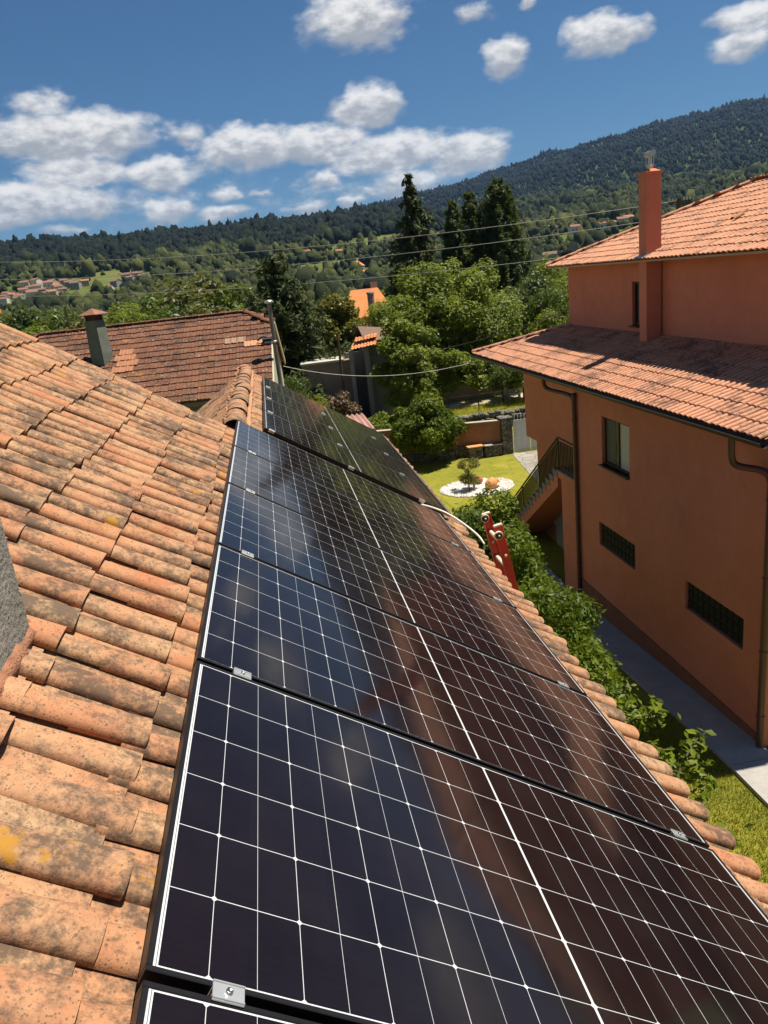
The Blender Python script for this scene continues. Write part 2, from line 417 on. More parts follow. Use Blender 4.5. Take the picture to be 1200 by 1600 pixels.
def barrel_field(T, basis, us, vs, pitch, expo, rng, K=8, keep=None, hc=0.038, base=0.0, jit=(0.006, 0.012, 0.02, 0.006), gap=0.67, th=0.012, zl=0.020, cz=0.010):
    """cover tiles over channel tiles; us = channel-to-channel centres, vs = lower ends"""
    L = expo * 1.2
    uu, vv = np.meshgrid(us, vs); pos = np.stack([uu.ravel(), vv.ravel()], 1)
    if keep is not None: pos = pos[[keep(p[0], p[1] - expo * 0.4) for p in pos]]
    T.add(tiles(pos, basis, L, flat_arc(pitch * 0.5 * gap * 1.02, hc, K), flat_arc(pitch * 0.5 * gap * 0.84, hc * 0.80, K), base + zl, base + 0.004, rng, th, jit))
    pc = pos + np.array([pitch * 0.5, -0.03])
    xs = np.linspace(-1, 1, 5)
    T.add(tiles(pc, basis, L, (xs * pitch * 0.40, 0.030 * xs * xs), (xs * pitch * 0.43, 0.030 * xs * xs), base + cz, base - 0.004, rng, 0.006, (0.004, 0.01, 0.008, 0.001)))

M_TILE = tile_mat('weathered_clay_tile', [(0.46, 0.180, 0.082), (0.455, 0.22, 0.110), (0.48, 0.305, 0.165)], spots=1.0, yellow=0.12, grey=(0.075, 0.054, 0.038))
M_TILE_W = tile_mat('mossy_clay_tile', [(0.42, 0.18, 0.085), (0.46, 0.23, 0.115), (0.50, 0.30, 0.16)], spots=0.9, yellow=0.8)
M_MORTAR = plain('roof_mortar', (0.40, 0.30, 0.21), 0.9, 0.25, 12.0, bumpk=0.5)
M_CEMENT = plain('grey_cement', (0.20, 0.185, 0.16), 0.95, 0.35, 9.0, bumpk=0.8)
M_PLASTER_OWN = plain('pale_plaster', (0.5, 0.42, 0.34), 0.9, 0.12, 3.0)

rng = np.random.default_rng(7)
PITCH, EXPO = 0.172, 0.343
HB = -0.172                                                     # channel bottoms lie this far under the panel faces
own = thing('tiled_house', (-2.3, 2.5, -9.0), 'house with weathered orange barrel tile roof in the foreground, carrying the long row of panels', 'house')
basis = (A0 + RN * HB, RU, RV, RN)
T = TF()
U0, U1 = -2.9, 6.02
us = np.arange(U0, U1 - 0.08, PITCH); vs = np.arange(-0.06 - 6 * EXPO, 2.42, EXPO)
vs = np.append(vs, 2.585)
grey_ch = lambda u, v: not (0.60 < u < 1.24 and -1.2 < v < -0.60)
barrel_field(T, basis, us, vs[:-1], PITCH, EXPO, rng, K=10, keep=grey_ch, jit=(0.007, 0.010, 0.026, 0.007))
barrel_field(T, basis, us, vs[-1:], PITCH, EXPO, rng, K=10, jit=(0.006, 0.02, 0.02, 0.005))
b0 = roofp(U0 - 0.1, -2.28, HB - 0.01); 
T.sheet([roofp(U0 - 0.1, -2.21, HB - 0.012), roofp(U1 - 0.02, -2.21, HB - 0.012), roofp(U1 - 0.02, 2.45, HB - 0.012), roofp(U0 - 0.1, 2.45, HB - 0.012)])
# far side of the ridge
V2 = np.array([-CT, 0, -ST]); N2 = np.array([-ST, 0, CT]); RID = roofp(0, -2.22, HB)
basis2 = (RID, RU, V2, N2)
barrel_field(T, basis2, us, np.arange(0.33, 4.6, EXPO), PITCH, EXPO, rng, K=6)
T.sheet([RID + RU * (U0 - 0.1), RID + RU * (U1 - 0.02), RID + RU * (U1 - 0.02) + V2 * 4.4, RID + RU * (U0 - 0.1) + V2 * 4.4])
T.build('roof', M_TILE, own)
def ridge_caps(p, q, w, h, L, rng, name, m, parent, K=10, lift=0.0):
    """a line of cap tiles from p (low/near) to q"""
    p = np.array(p, float); q = np.array(q, float); d = q - p; D = np.linalg.norm(d); d /= D
    x = np.cross(d, (0, 0, 1)); x /= np.linalg.norm(x); z = np.cross(x, d)
    n = max(2, int(D / L))
    pos = np.stack([np.zeros(n), -np.arange(n) * (D / n)], 1)
    T = TF(); a = 1.35
    T.add(tiles(pos, (p + z * lift, x, -d, z), D / n * 1.18, arc(w, h, K, a), arc(w * 0.93, h * 0.95, K, a), 0.006, 0.0, rng, 0.008, (0.006, 0.012, 0.02, 0.006)))
    return T.build(name, m, parent)
ridge_caps(RID + RU * U0 + np.array([0, 0, 0.03]), RID + RU * (U1 + 0.02) + np.array([0, 0, 0.03]), 0.12, 0.10, 0.36, rng, 'ridge', M_TILE_W, own)
T = TF(); q_ = RID + RU * (U1 - 0.27) + np.array([0, 0, 0.045])
T.add(tiles([(0, 0)], (q_ + RU * 0.31, np.array([1.0, 0, 0]), RU, np.array([0, 0, 1.0])), 0.34, arc(0.132, 0.112, 10, 1.35), arc(0.12, 0.10, 10, 1.35), 0.0, 0.0, rng, 0.012, (0, 0, 0, 0)))
T.build('lichen_cap', plain('orange_lichen', (0.40, 0.215, 0.03), 0.95, 0.35, 16.0, bumpk=0.6), own)
b = MB()
zr = RID[2]
def gable_prism(b, xl, xr, zel, zer, xm, zm, y0, y1, zg):
    b.prism([(xl, y0, zg), (xr, y0, zg), (xr, y0, zer), (xm, y0, zm), (xl, y0, zel)], (0, y1 - y0, 0))
gable_prism(b, -5.6, 1.50, -2.62, -2.62, RID[0], zr - 0.16, A0[1] + U0 + 0.05, A0[1] + U1 - 0.06, -9.7)
b.build('wall', M_PLASTER_OWN, own)
# the grey cement chimney by the viewer
b = MB()
c0 = roofp(0.92, -0.85, HB)
b.bevbox((c0[0] + 0.012, A0[1] + 0.89, c0[2] + 0.5), (0.64, 0.64, 2.2), 0.02)
b.bevbox((c0[0] + 0.035, A0[1] + 0.90, c0[2] + 1.64), (0.80, 0.80, 0.08), 0.02)
ch = b.build('chimney', M_CEMENT, own)
b = MB()
def blob(b, c, r, sq, seed, n=12, m=7):
    rg = np.random.default_rng(seed); c = np.array(c)
    prof = [(math.sin(math.pi * i / m), -math.cos(math.pi * i / m)) for i in range(m + 1)]
    vs = []
    for (a, z) in prof:
        for k in range(n):
            t = 2 * math.pi * k / n; j = 1 + rg.normal(0, 0.10)
            vs.append(c + np.array([a * math.cos(t) * r * sq[0], a * math.sin(t) * r * sq[1], z * r * sq[2]]) * j)
    fs = [(i * n + k, i * n + (k + 1) % n, (i + 1) * n + (k + 1) % n, (i + 1) * n + k) for i in range(m) for k in range(n)]
    b.add(vs, fs, True)
fp = smooth_path([roofp(u, v - 0.02, HB + 0.035) for u, v in [(0.45, -0.475), (0.7, -0.46), (0.95, -0.465), (1.18, -0.475), (1.25, -0.55), (1.27, -0.8), (1.27, -1.15)]], 7)
b.tube(fp, list(0.027 + 0.007 * np.sin(np.arange(len(fp)) * 1.9) + rng.normal(0, 0.004, len(fp))), 9)
b.build('flashing', plain('red_mortar', (0.30, 0.135, 0.072), 0.95, 0.45, 18.0, bumpk=1.0), ch)
# mortar under the eave tiles
b = MB()
b.beam(roofp(U0, 2.42, HB - 0.03), roofp(U1 - 0.05, 2.42, HB - 0.03), 0.30, 0.05, RN)
b.build('eave', M_MORTAR, own)

# ---------------------------------------------------------------- lower wing beyond the main roof
wing = thing('tiled_wing', (-0.9, 10.0, -9.0), 'lower tiled wing past the main roof, its mortared ridge running beside the four far panels', 'house wing')
T = TF(); WU0, WU1 = 6.06, 11.62; WR = 0.04
usw = np.arange(WU0 + 0.1, WU1 - 0.05, PITCH)
barrel_field(T, basis, usw, np.append(np.arange(WR + 0.30, 2.42, EXPO), 2.6), PITCH, EXPO, rng, K=6)
T.sheet([roofp(WU0, WR, HB - 0.012), roofp(WU1, WR, HB - 0.012), roofp(WU1, 2.45, HB - 0.012), roofp(WU0, 2.45, HB - 0.012)])
RW = roofp(0, WR, HB)
WT = R_(34.0); VW = np.array([-math.cos(WT), 0, -math.sin(WT)]); NW = np.array([-math.sin(WT), 0, math.cos(WT)])
barrel_field(T, (RW, RU, VW, NW), usw, np.arange(0.33, 2.9, EXPO), PITCH, EXPO, rng, K=6)
T.sheet([RW + RU * WU0, RW + RU * WU1, RW + RU * WU1 + VW * 2.75, RW + RU * WU0 + VW * 2.75])
T.build('roof', M_TILE_W, wing)
rw0 = RW + RU * (WU0 - 0.02) + np.array([0, 0, 0.035]); rw1 = RW + RU * (WU1 + 0.03) + np.array([0, 0, 0.035])
ridge_caps(rw0, rw1, 0.115, 0.085, 0.36, rng, 'ridge', M_TILE_W, wing)
b = MB()
for dx, dz in ((0.118, -0.045), (-0.125, -0.065)):
    mp_ = [rw0 + (rw1 - rw0) * t + np.array([dx, 0, dz]) + rng.normal(0, 0.006, 3) for t in np.linspace(0, 1, 60)]
    b.tube(mp_, list(0.024 + 0.007 * np.abs(np.sin(np.arange(60) * 1.05)) + rng.normal(0, 0.003, 60)), 7)
b.build('mortar', plain('yellowed_mortar', (0.42, 0.21, 0.10), 0.9, 0.35, 14.0, bumpk=0.6), wing)
b = MB(); gable_prism(b, RW[0] - 2.0, 1.50, RW[2] - 1.5, -2.62, RW[0], RW[2] - 0.14, A0[1] + WU0 - 0.02, A0[1] + WU1 - 0.12, -9.7)
b.build('wall', M_PLASTER_OWN, wing)

# ---------------------------------------------------------------- solar panels
PL, PW, PP = 2.094, 1.134, 1.154
def cell_fn(nt, b):
    co = nd(nt, 'ShaderNodeTexCoord').outputs['Object']
    sp = nd(nt, 'ShaderNodeSeparateXYZ', {0: co}); x, y = sp.outputs[0], sp.outputs[1]
    CU, CV = 0.184, 0.0930                                      # cell pitch across, half-cell pitch along
    mu = (PW - 6 * CU) / 2 + 0.0
    half = 11 * CV; midgap = 0.0065; mv = (PL - 2 * half - midgap) / 2
    ul = mth(nt, 'SUBTRACT', y, mu)
    # fold the two halves together
    xm = mth(nt, 'ABSOLUTE', mth(nt, 'SUBTRACT', x, PL / 2)); vl = mth(nt, 'SUBTRACT', xm, midgap / 2)   # from the middle outwards
    def near(val, pitch):
        f = mth(nt, 'DIVIDE', val, pitch); r = mth(nt, 'ROUND', f)
        return mth(nt, 'MULTIPLY', mth(nt, 'ABSOLUTE', mth(nt, 'SUBTRACT', f, r)), pitch), r
    du, iu = near(ul, CU); dv, iv = near(vl, CV)
    lu = mth(nt, 'LESS_THAN', du, 0.00095); lv = mth(nt, 'LESS_THAN', dv, mth(nt, 'MULTIPLY_ADD', mth(nt, 'LESS_THAN', mth(nt, 'PINGPONG', iv, 1.0), 0.5), 0.00025, 0.00045))
    # chamfered wafer corners: every second cross line
    odd = mth(nt, 'LESS_THAN', mth(nt, 'PINGPONG', iv, 1.0), 0.5)
    dia = mth(nt, 'MULTIPLY', mth(nt, 'LESS_THAN', mth(nt, 'ADD', du, dv), 0.0072), odd)
    line = mth(nt, 'MAXIMUM', mth(nt, 'MAXIMUM', lu, lv), dia)
    mid = mth(nt, 'LESS_THAN', vl, 0.0)
    out = mth(nt, 'MAXIMUM', mth(nt, 'LESS_THAN', ul, 0.0), mth(nt, 'GREATER_THAN', ul, 6 * CU))
    out = mth(nt, 'MAXIMUM', out, mth(nt, 'GREATER_THAN', vl, half))
    eu = mth(nt, 'MAXIMUM', mth(nt, 'SUBTRACT', 0.0, ul), mth(nt, 'SUBTRACT', ul, 6 * CU)); ev = mth(nt, 'SUBTRACT', vl, half)
    eo = mth(nt, 'MAXIMUM', eu, ev)                            # distance outside the cells
    gutter_ = mth(nt, 'MULTIPLY', mth(nt, 'GREATER_THAN', eo, 0.0022), mth(nt, 'LESS_THAN', ev, 0.0060))
    white = mth(nt, 'MAXIMUM', mth(nt, 'MAXIMUM', line, mid), out)
    # faint busbars
    bb = mth(nt, 'LESS_THAN', mth(nt, 'ABSOLUTE', mth(nt, 'SUBTRACT', mth(nt, 'FRACT', mth(nt, 'DIVIDE', ul, CU / 9)), 0.5)), 0.022)
    rv = nd(nt, 'ShaderNodeTexWhiteNoise', {'Vector': nd(nt, 'ShaderNodeCombineXYZ', {0: mth(nt, 'FLOOR', mth(nt, 'DIVIDE', ul, CU)), 1: mth(nt, 'FLOOR', mth(nt, 'DIVIDE', x, CV * 2)), 2: 0.0}).outputs[0]}).outputs[0]
    cell = mixc(nt, rv, (0.0062, 0.0036, 0.0042), (0.0088, 0.0052, 0.0058))
    cell = mixc(nt, mth(nt, 'MULTIPLY', bb, 0.045), cell, (0.06, 0.06, 0.07))
    dust = noise(nt, co, 3.0, 5.0, 0.65)
    cell = mixc(nt, ramp(nt, dust, [(0.40, 0.0), (0.85, 0.014)]), cell, (0.4, 0.34, 0.30))
    c = mixc(nt, white, cell, (0.52, 0.53, 0.53))
    c = mixc(nt, mth(nt, 'MULTIPLY', mth(nt, 'MULTIPLY', out, mth(nt, 'GREATER_THAN', eo, 0.0024)), mth(nt, 'LESS_THAN', eo, 0.0044)), c, (0.16, 0.16, 0.165))  # grey gap; the white past it paints the frame lip's lit edge
    set_in(nt, b, 'Base Color', c)
    smear = noise(nt, co, 5.0, 4.0, 0.7)
    set_in(nt, b, 'Roughness', ramp(nt, smear, [(0.3, 0.055), (0.75, 0.12)]))
    b.inputs['Specular IOR Level'].default_value = 0.36
M_CELL = mat('solar_cells', cell_fn)
M_FRAME = plain('black_anodised_frame', (0.022, 0.020, 0.020), 0.38, 0.1, 20.0, metal=0.6)
M_ALU = plain('aluminium_clamp', (0.55, 0.55, 0.53), 0.42, 0.08, 40.0, metal=0.75)
M_BOLT = plain('steel_bolt', (0.42, 0.42, 0.42), 0.3, 0.1, 30.0, metal=1.0)
def make_panel():
    root = bpy.data.objects.new('solar_panel', None); COL.objects.link(root); root.empty_display_size = 0.2
    b = MB(); fw = 0.012; fh = 0.035
    for (c, sz) in (((PL / 2, fw / 2, -fh / 2), (PL, fw, fh)), ((PL / 2, PW - fw / 2, -fh / 2), (PL, fw, fh)),
                    ((fw / 2, PW / 2, -fh / 2), (fw, PW - 2 * fw - 0.0004, fh)), ((PL - fw / 2, PW / 2, -fh / 2), (fw, PW - 2 * fw - 0.0004, fh))):
        b.bevbox(c, sz, 0.0015)
    b.build('frame', M_FRAME, root)
    b = MB(); z = -0.0025
    b.box((PL / 2, PW / 2, z - 0.003), (PL - 2 * fw - 0.0004, PW - 2 * fw - 0.0004, 0.006))
    b.build('cell_sheet', M_CELL, root)
    return root
def make_clamp(parent, x, y):
    b = MB(); w = 0.060; hw = 0.020
    b.bevbox((x, y, 0.0035), (w, 2 * hw, 0.004), 0.001)
    b.bevbox((x, y - 0.0068, -0.011), (w, 0.003, 0.022), 0.0008); b.bevbox((x, y + 0.0068, -0.011), (w, 0.003, 0.022), 0.0008)
    for s in (-1, 1): b.bevbox((x, y + s * hw * 0.82, 0.0066), (w, 0.0035, 0.003), 0.0008)
    c = b.build('clamp', M_ALU, parent)
    b = MB(); b.lathe((x, y, 0.0054), [(0.0065, 0), (0.0065, 0.0045), (0.0045, 0.0055), (0.0035, 0.0035), (0.0001, 0.0035)], 14)
    b.build('bolt', M_BOLT, c)
proto = make_panel()
def place_panel(o, u, v, h, label, group, clamps):
    o.location = roofp(u, v, h); o.rotation_euler = (0, TILT, 0)
    tag(o, label, 'solar panel', group)
    for x in clamps:
        save = o.location.copy(); o.location = (0, 0, 0)
        make_clamp(o, x, -0.010); o.location = save
labs = ['nearest solar panel, only its far edge showing along the bottom of the photo',
        'second solar panel from the viewer, the largest full one above the near clamp gap',
        'third solar panel from the viewer in the long row on the main roof',
        'fourth solar panel from the viewer in the long row, beside the tile eave',
        'fifth solar panel of the long row, next to last before the roof gap',
        'last solar panel of the long row, reaching the dark gap before the far group']
specs = [(-1.144 + i * PP, 0.0, 0.0, l, 'solar panels of the long row', (0.15, 1.93)) for i, l in enumerate(labs)]
labs2 = ['first solar panel of the far group, with the dark raised frame edge facing the viewer',
         'second solar panel of the far group on the tiled wing, beyond its front one',
         'third solar panel of the far group, one before the farthest',
         'farthest solar panel, at the end of the tiled wing below the green gable']
specs += [(6.26 + i * PP, 0.285, -0.035, l, 'solar panels of the far group', (0.07, 0.93, 1.74)) for i, l in enumerate(labs2)]
panels = [proto if i == 0 else copy_tree(proto) for i in range(len(specs))]
for o, s in zip(panels, specs): place_panel(o, *s)

# white cable from under the panels to the eave, red ladder
M_WHITE = plain('white_plastic', (0.72, 0.68, 0.58), 0.5, 0.08, 20.0)
b = MB()
cp = [roofp(6.20, 2.02, -0.07), roofp(6.24, 2.16, -0.055), roofp(6.20, 2.30, -0.04), roofp(6.10, 2.42, -0.04), roofp(5.95, 2.54, -0.05), roofp(5.83, 2.63, -0.08), roofp(5.78, 2.68, -0.16), roofp(5.77, 2.68, -0.5), roofp(5.77, 2.55, -1.4)]
b.tube(smooth_path(cp), 0.010, 8)
tag(b.build('conduit', M_WHITE), 'white flexible conduit arching over the tile eave behind the red ladder', 'conduit')

M_RED = plain('red_fibreglass', (0.62, 0.028, 0.026), 0.42, 0.1, 14.0)
M_CREAM = plain('cream_plastic', (0.62, 0.52, 0.36), 0.6, 0.15, 30.0)
M_RUBBER = plain('black_rubber', (0.02, 0.02, 0.022), 0.6, 0.1, 20.0)
LX, LZ = 1.95, -2.895                                            # where the rails pass the eave
lean = R_(10.0); lu = np.array([-math.sin(lean), 0, math.cos(lean)]); ln = np.array([math.cos(lean), 0, math.sin(lean)])
lad = thing('ladder', (LX + 1.1, 6.64, -9.2), 'red extension ladder with cream rungs standing against the tile eave', 'ladder')
yr = (6.44, 6.85)
for i, y in enumerate(yr):
    base = np.array([LX, y, LZ]); top = 0.60
    b = MB()
    p0, p1 = base - lu * 6.35, base + lu * top; c = (p0 + p1) / 2; ax = (ln, (0, 1, 0), lu)
    b.bevbox(c, (0.080, 0.007, 6.35 + top), 0.001, ax)
    sg = 1 if i == 0 else -1
    for s in (-1, 1): b.bevbox(c + ln * 0.0365 * s + np.array([0, sg * 0.017, 0]), (0.007, 0.027, 6.35 + top), 0.001, ax)
    rail = b.build('rail', M_RED, lad)
    b = MB(); b.bevbox(p1 + lu * 0.008 + np.array([0, sg * 0.012, 0]), (0.086, 0.036, 0.024), 0.006, ax); b.build('end_cap', M_CREAM, rail)
    b = MB(); wc = p1 - lu * (0.075 if i == 0 else 0.03) - ln * 0.022 - np.array([0, 0.024, 0])
    wax = (ln, lu, (0, -1, 0))
    b.lathe(wc, [(0.010, -0.02), (0.031, -0.02), (0.035, -0.014), (0.035, 0.014), (0.031, 0.02), (0.010, 0.02)], 24, wax)
    w = b.build('wheel', M_RUBBER, rail)
    b = MB(); b.lathe(wc, [(0.037, -0.012), (0.041, -0.008), (0.041, 0.008), (0.037, 0.012)], 24, wax); b.lathe(wc, [(0.009, 0.018), (0.009, 0.026), (0.0001, 0.028)], 12, wax)
    b.build('wheel_rim', M_CREAM, rail)
    b = MB()
    b.lathe(base + lu * 0.30 - np.array([0, 0.003, 0]), [(0.015, 0), (0.015, 0.004), (0.001, 0.005)], 14, wax)
    b.build('rung_stud', M_CREAM, rail)
for k in range(-22, 2):
    z = 0.14 + k * 0.275
    if z > 0.5: continue
    c = np.array([LX, 0, LZ]) + lu * z
    b = MB(); b.tube([c + (0, yr[0] + 0.005, 0), c + (0, yr[1] - 0.005, 0)], 0.021, 10); b.build('rung', M_CREAM, lad)

# ---------------------------------------------------------------- the terracotta house next door
HX, HY = 7.88, 11.0                                             # near corner of its long wall; the wall runs along +Y
def hp(s, o, z): return np.array([HX + o, HY + s, z])
def plaster_fn(nt, b):
    co = objco(nt)
    n1 = noise(nt, co, 0.5, 4.0, 0.6); n2 = noise(nt, co, 60.0, 3.0, 0.6); n3 = noise(nt, co, 2.5, 5.0, 0.65)
    mp = nd(nt, 'ShaderNodeMapping', {0: co}); mp.inputs['Scale'].default_value = (3.0, 3.0, 0.22)
    st = noise(nt, mp.outputs[0], 2.2, 4.0, 0.6)
    c = ramp(nt, mth(nt, 'ADD', mth(nt, 'MULTIPLY', n1, 0.5), mth(nt, 'MULTIPLY', n3, 0.5)), [(0.3, (0.465, 0.158, 0.098)), (0.7, (0.595, 0.220, 0.140))])
    c = mixc(nt, ramp(nt, st, [(0.55, 0.0), (0.80, 0.10)]), c, (0.20, 0.075, 0.04))
    vo = nd(nt, 'ShaderNodeTexVoronoi', {'Vector': co, 'Scale': 1.1})
    c = mixc(nt, ramp(nt, vo.outputs['Distance'], [(0.03, 0.5), (0.06, 0.0)]), c, (0.16, 0.06, 0.035))
    set_in(nt, b, 'Base Color', c); bump(nt, b, n2, 0.25, 0.004)
M_TERRA = mat('terracotta_render', plaster_fn, rough=0.9, spec=0.2)
M_SKIRT = plain('dark_plinth', (0.20, 0.075, 0.045), 0.85, 0.2, 3.0, bumpk=0.2)
M_GUT = plain('brown_gutter_metal', (0.085, 0.030, 0.024), 0.4, 0.15, 5.0, spec=0.5)
M_GUT2 = plain('dark_brown_fascia', (0.040, 0.024, 0.018), 0.55, 0.15, 5.0)
M_SOFF = plain('eave_board', (0.40, 0.30, 0.25), 0.8, 0.1, 3.0)
M_NTILE = tile_mat('salmon_clay_tile', [(0.60, 0.265, 0.140), (0.66, 0.315, 0.175), (0.70, 0.36, 0.215)], spots=0.30, fine=9.0, grey=(0.16, 0.085, 0.055))
M_NTILE2 = tile_mat('stained_salmon_tile', [(0.54, 0.23, 0.125), (0.61, 0.29, 0.160), (0.66, 0.34, 0.20)], spots=0.75, fine=7.0, grey=(0.15, 0.08, 0.055))
M_DGLASS = plain('dark_window_glass', (0.012, 0.013, 0.015), 0.06, 0.1, 4.0, spec=0.6)
M_BROWNF = plain('brown_window_frame', (0.045, 0.022, 0.014), 0.45, 0.15, 12.0)
M_CURT = plain('grey_curtain', (0.30, 0.28, 0.25), 0.9, 0.1, 20.0)
M_BLIND = plain('pale_shutter_slats', (0.58, 0.54, 0.44), 0.7, 0.06, 20.0)
M_STONEG = plain('grey_granite_step', (0.19, 0.17, 0.155), 0.85, 0.35, 18.0, bumpk=0.4)
M_IRON = plain('wrought_iron', (0.018, 0.013, 0.011), 0.45, 0.15, 15.0, metal=0.3)
M_GALV = plain('galvanised_steel', (0.55, 0.56, 0.57), 0.35, 0.1, 12.0, metal=0.8)
M_GREYDOOR = plain('grey_painted_door', (0.20, 0.22, 0.24), 0.6, 0.15, 4.0)

house = thing('rendered_house', (12.5, 19.0, -9.3), 'large terracotta rendered house with two tiers of salmon tile roof and outside stairs', 'house')
def holed_wall(b, org, ux, uz, W0, W1, Z0, Z1, holes, depth, inward):
    """flat wall with rectangular openings and their reveals. holes: (a0,a1,z0,z1)"""
    org, ux, uz, inward = [np.array(q, float) for q in (org, ux, uz, inward)]
    xs = sorted({W0, W1, *[h[0] for h in holes], *[h[1] for h in holes]}); zs = sorted({Z0, Z1, *[h[2] for h in holes], *[h[3] for h in holes]})
    P = lambda x, z, d=0: org + ux * x + uz * z + inward * d
    for i in range(len(xs) - 1):
        for j in range(len(zs) - 1):
            cx, cz = (xs[i] + xs[i + 1]) / 2, (zs[j] + zs[j + 1]) / 2
            if any(h[0] < cx < h[1] and h[2] < cz < h[3] for h in holes): continue
            b.quad(P(xs[i], zs[j]), P(xs[i + 1], zs[j]), P(xs[i + 1], zs[j + 1]), P(xs[i], zs[j + 1]))
    for (a0, a1, z0, z1) in holes:
        for q in (((a0, z0), (a1, z0)), ((a1, z0), (a1, z1)), ((a1, z1), (a0, z1)), ((a0, z1), (a0, z0))):
            b.quad(P(*q[0]), P(*q[1]), P(*q[1], depth), P(*q[0], depth))
ux, uz, ui = (0, 1, 0), (0, 0, 1), (1, 0, 0)
ZEL, OVH, ZUB, OU = -3.05, 0.5, -2.26, 2.15                     # lower eave, its overhang, foot and setback of the upper storey
SF, SR = 16.5, 8.35                                             # far end of the lower eave, start of the stair recess
RD = 1.18
DEPTH = 10.4
win = (5.19, 6.68, -5.09, -3.86); g1 = (4.95, 6.965, -7.345, -6.705); g2 = (0.68, 2.70, -7.345, -6.705)
b = MB()
holed_wall(b, hp(0, 0, 0), ux, uz, 0.0, SR, -10.0, ZEL + 0.05, [win, g1, g2], 0.16, ui)
b.quad(hp(SR, 0, -10), hp(SR, RD, -10), hp(SR, RD, -3), hp(SR, 0, -3))
holed_wall(b, hp(0, RD, 0), ux, uz, SR, 16.0, -6.25, ZEL + 0.2, [], 0.1, ui)      # recessed upper floor
b.quad(hp(SR, RD, -6.25), hp(16.0, RD, -6.25), hp(16.0, DEPTH, -6.25), hp(SR, DEPTH, -6.25))
b.quad(hp(16.0, RD, -6.25), hp(16.0, DEPTH, -6.25), hp(16.0, DEPTH, -2.85), hp(16.0, RD, -2.85))
holed_wall(b, hp(0, RD + 0.004, 0), ux, uz, SR, 14.9, -10.2, -6.25, [], 0.1, ui)
b.quad(hp(14.9, RD + 0.004, -10.2), hp(14.9, DEPTH, -10.2), hp(14.9, DEPTH, -6.25), hp(14.9, RD + 0.004, -6.25))
b.quad(hp(0, 0, -10), hp(0, DEPTH, -10), hp(0, DEPTH, -3), hp(0, 0, -3))
b.quad(hp(0, DEPTH, -10), hp(16, DEPTH, -10), hp(16, DEPTH, -3), hp(0, DEPTH, -3))
# dark room behind the openings
b.build('wall', M_TERRA, house)
b = MB()
US0, US1 = 1.95, 13.85
slit = (8.88, 9.34, -2.02, -0.86)
ZUE = -0.30
holed_wall(b, hp(0, OU, 0), ux, uz, US0, US1, ZUB - 0.5, ZUE + 0.06, [slit], 0.14, ui)
UD = 10.2
b.quad(hp(US1, OU, ZUB - 0.5), hp(US1, UD, ZUB - 0.5), hp(US1, UD, ZUE + 0.06), hp(US1, OU, ZUE + 0.06))
b.quad(hp(US0, OU, ZUB - 0.5), hp(US0, UD, ZUB - 0.5), hp(US0, UD, ZUE + 0.06), hp(US0, OU, ZUE + 0.06))
b.quad(hp(US0, UD, ZUB - 0.5), hp(US1, UD, ZUB - 0.5), hp(US1, UD, ZUE + 0.06), hp(US0, UD, ZUE + 0.06))
b.build('upper_wall', M_TERRA, house)
b = MB(); b.box(hp(SR / 2, -0.012, -9.35), (0.03, SR - 0.004, 1.3 - 0.2)); b.box(hp((SR + 14.9) / 2, RD - 0.01, -9.6), (0.03, 14.9 - SR, 1.2))
b.build('plinth', M_SKIRT, house)

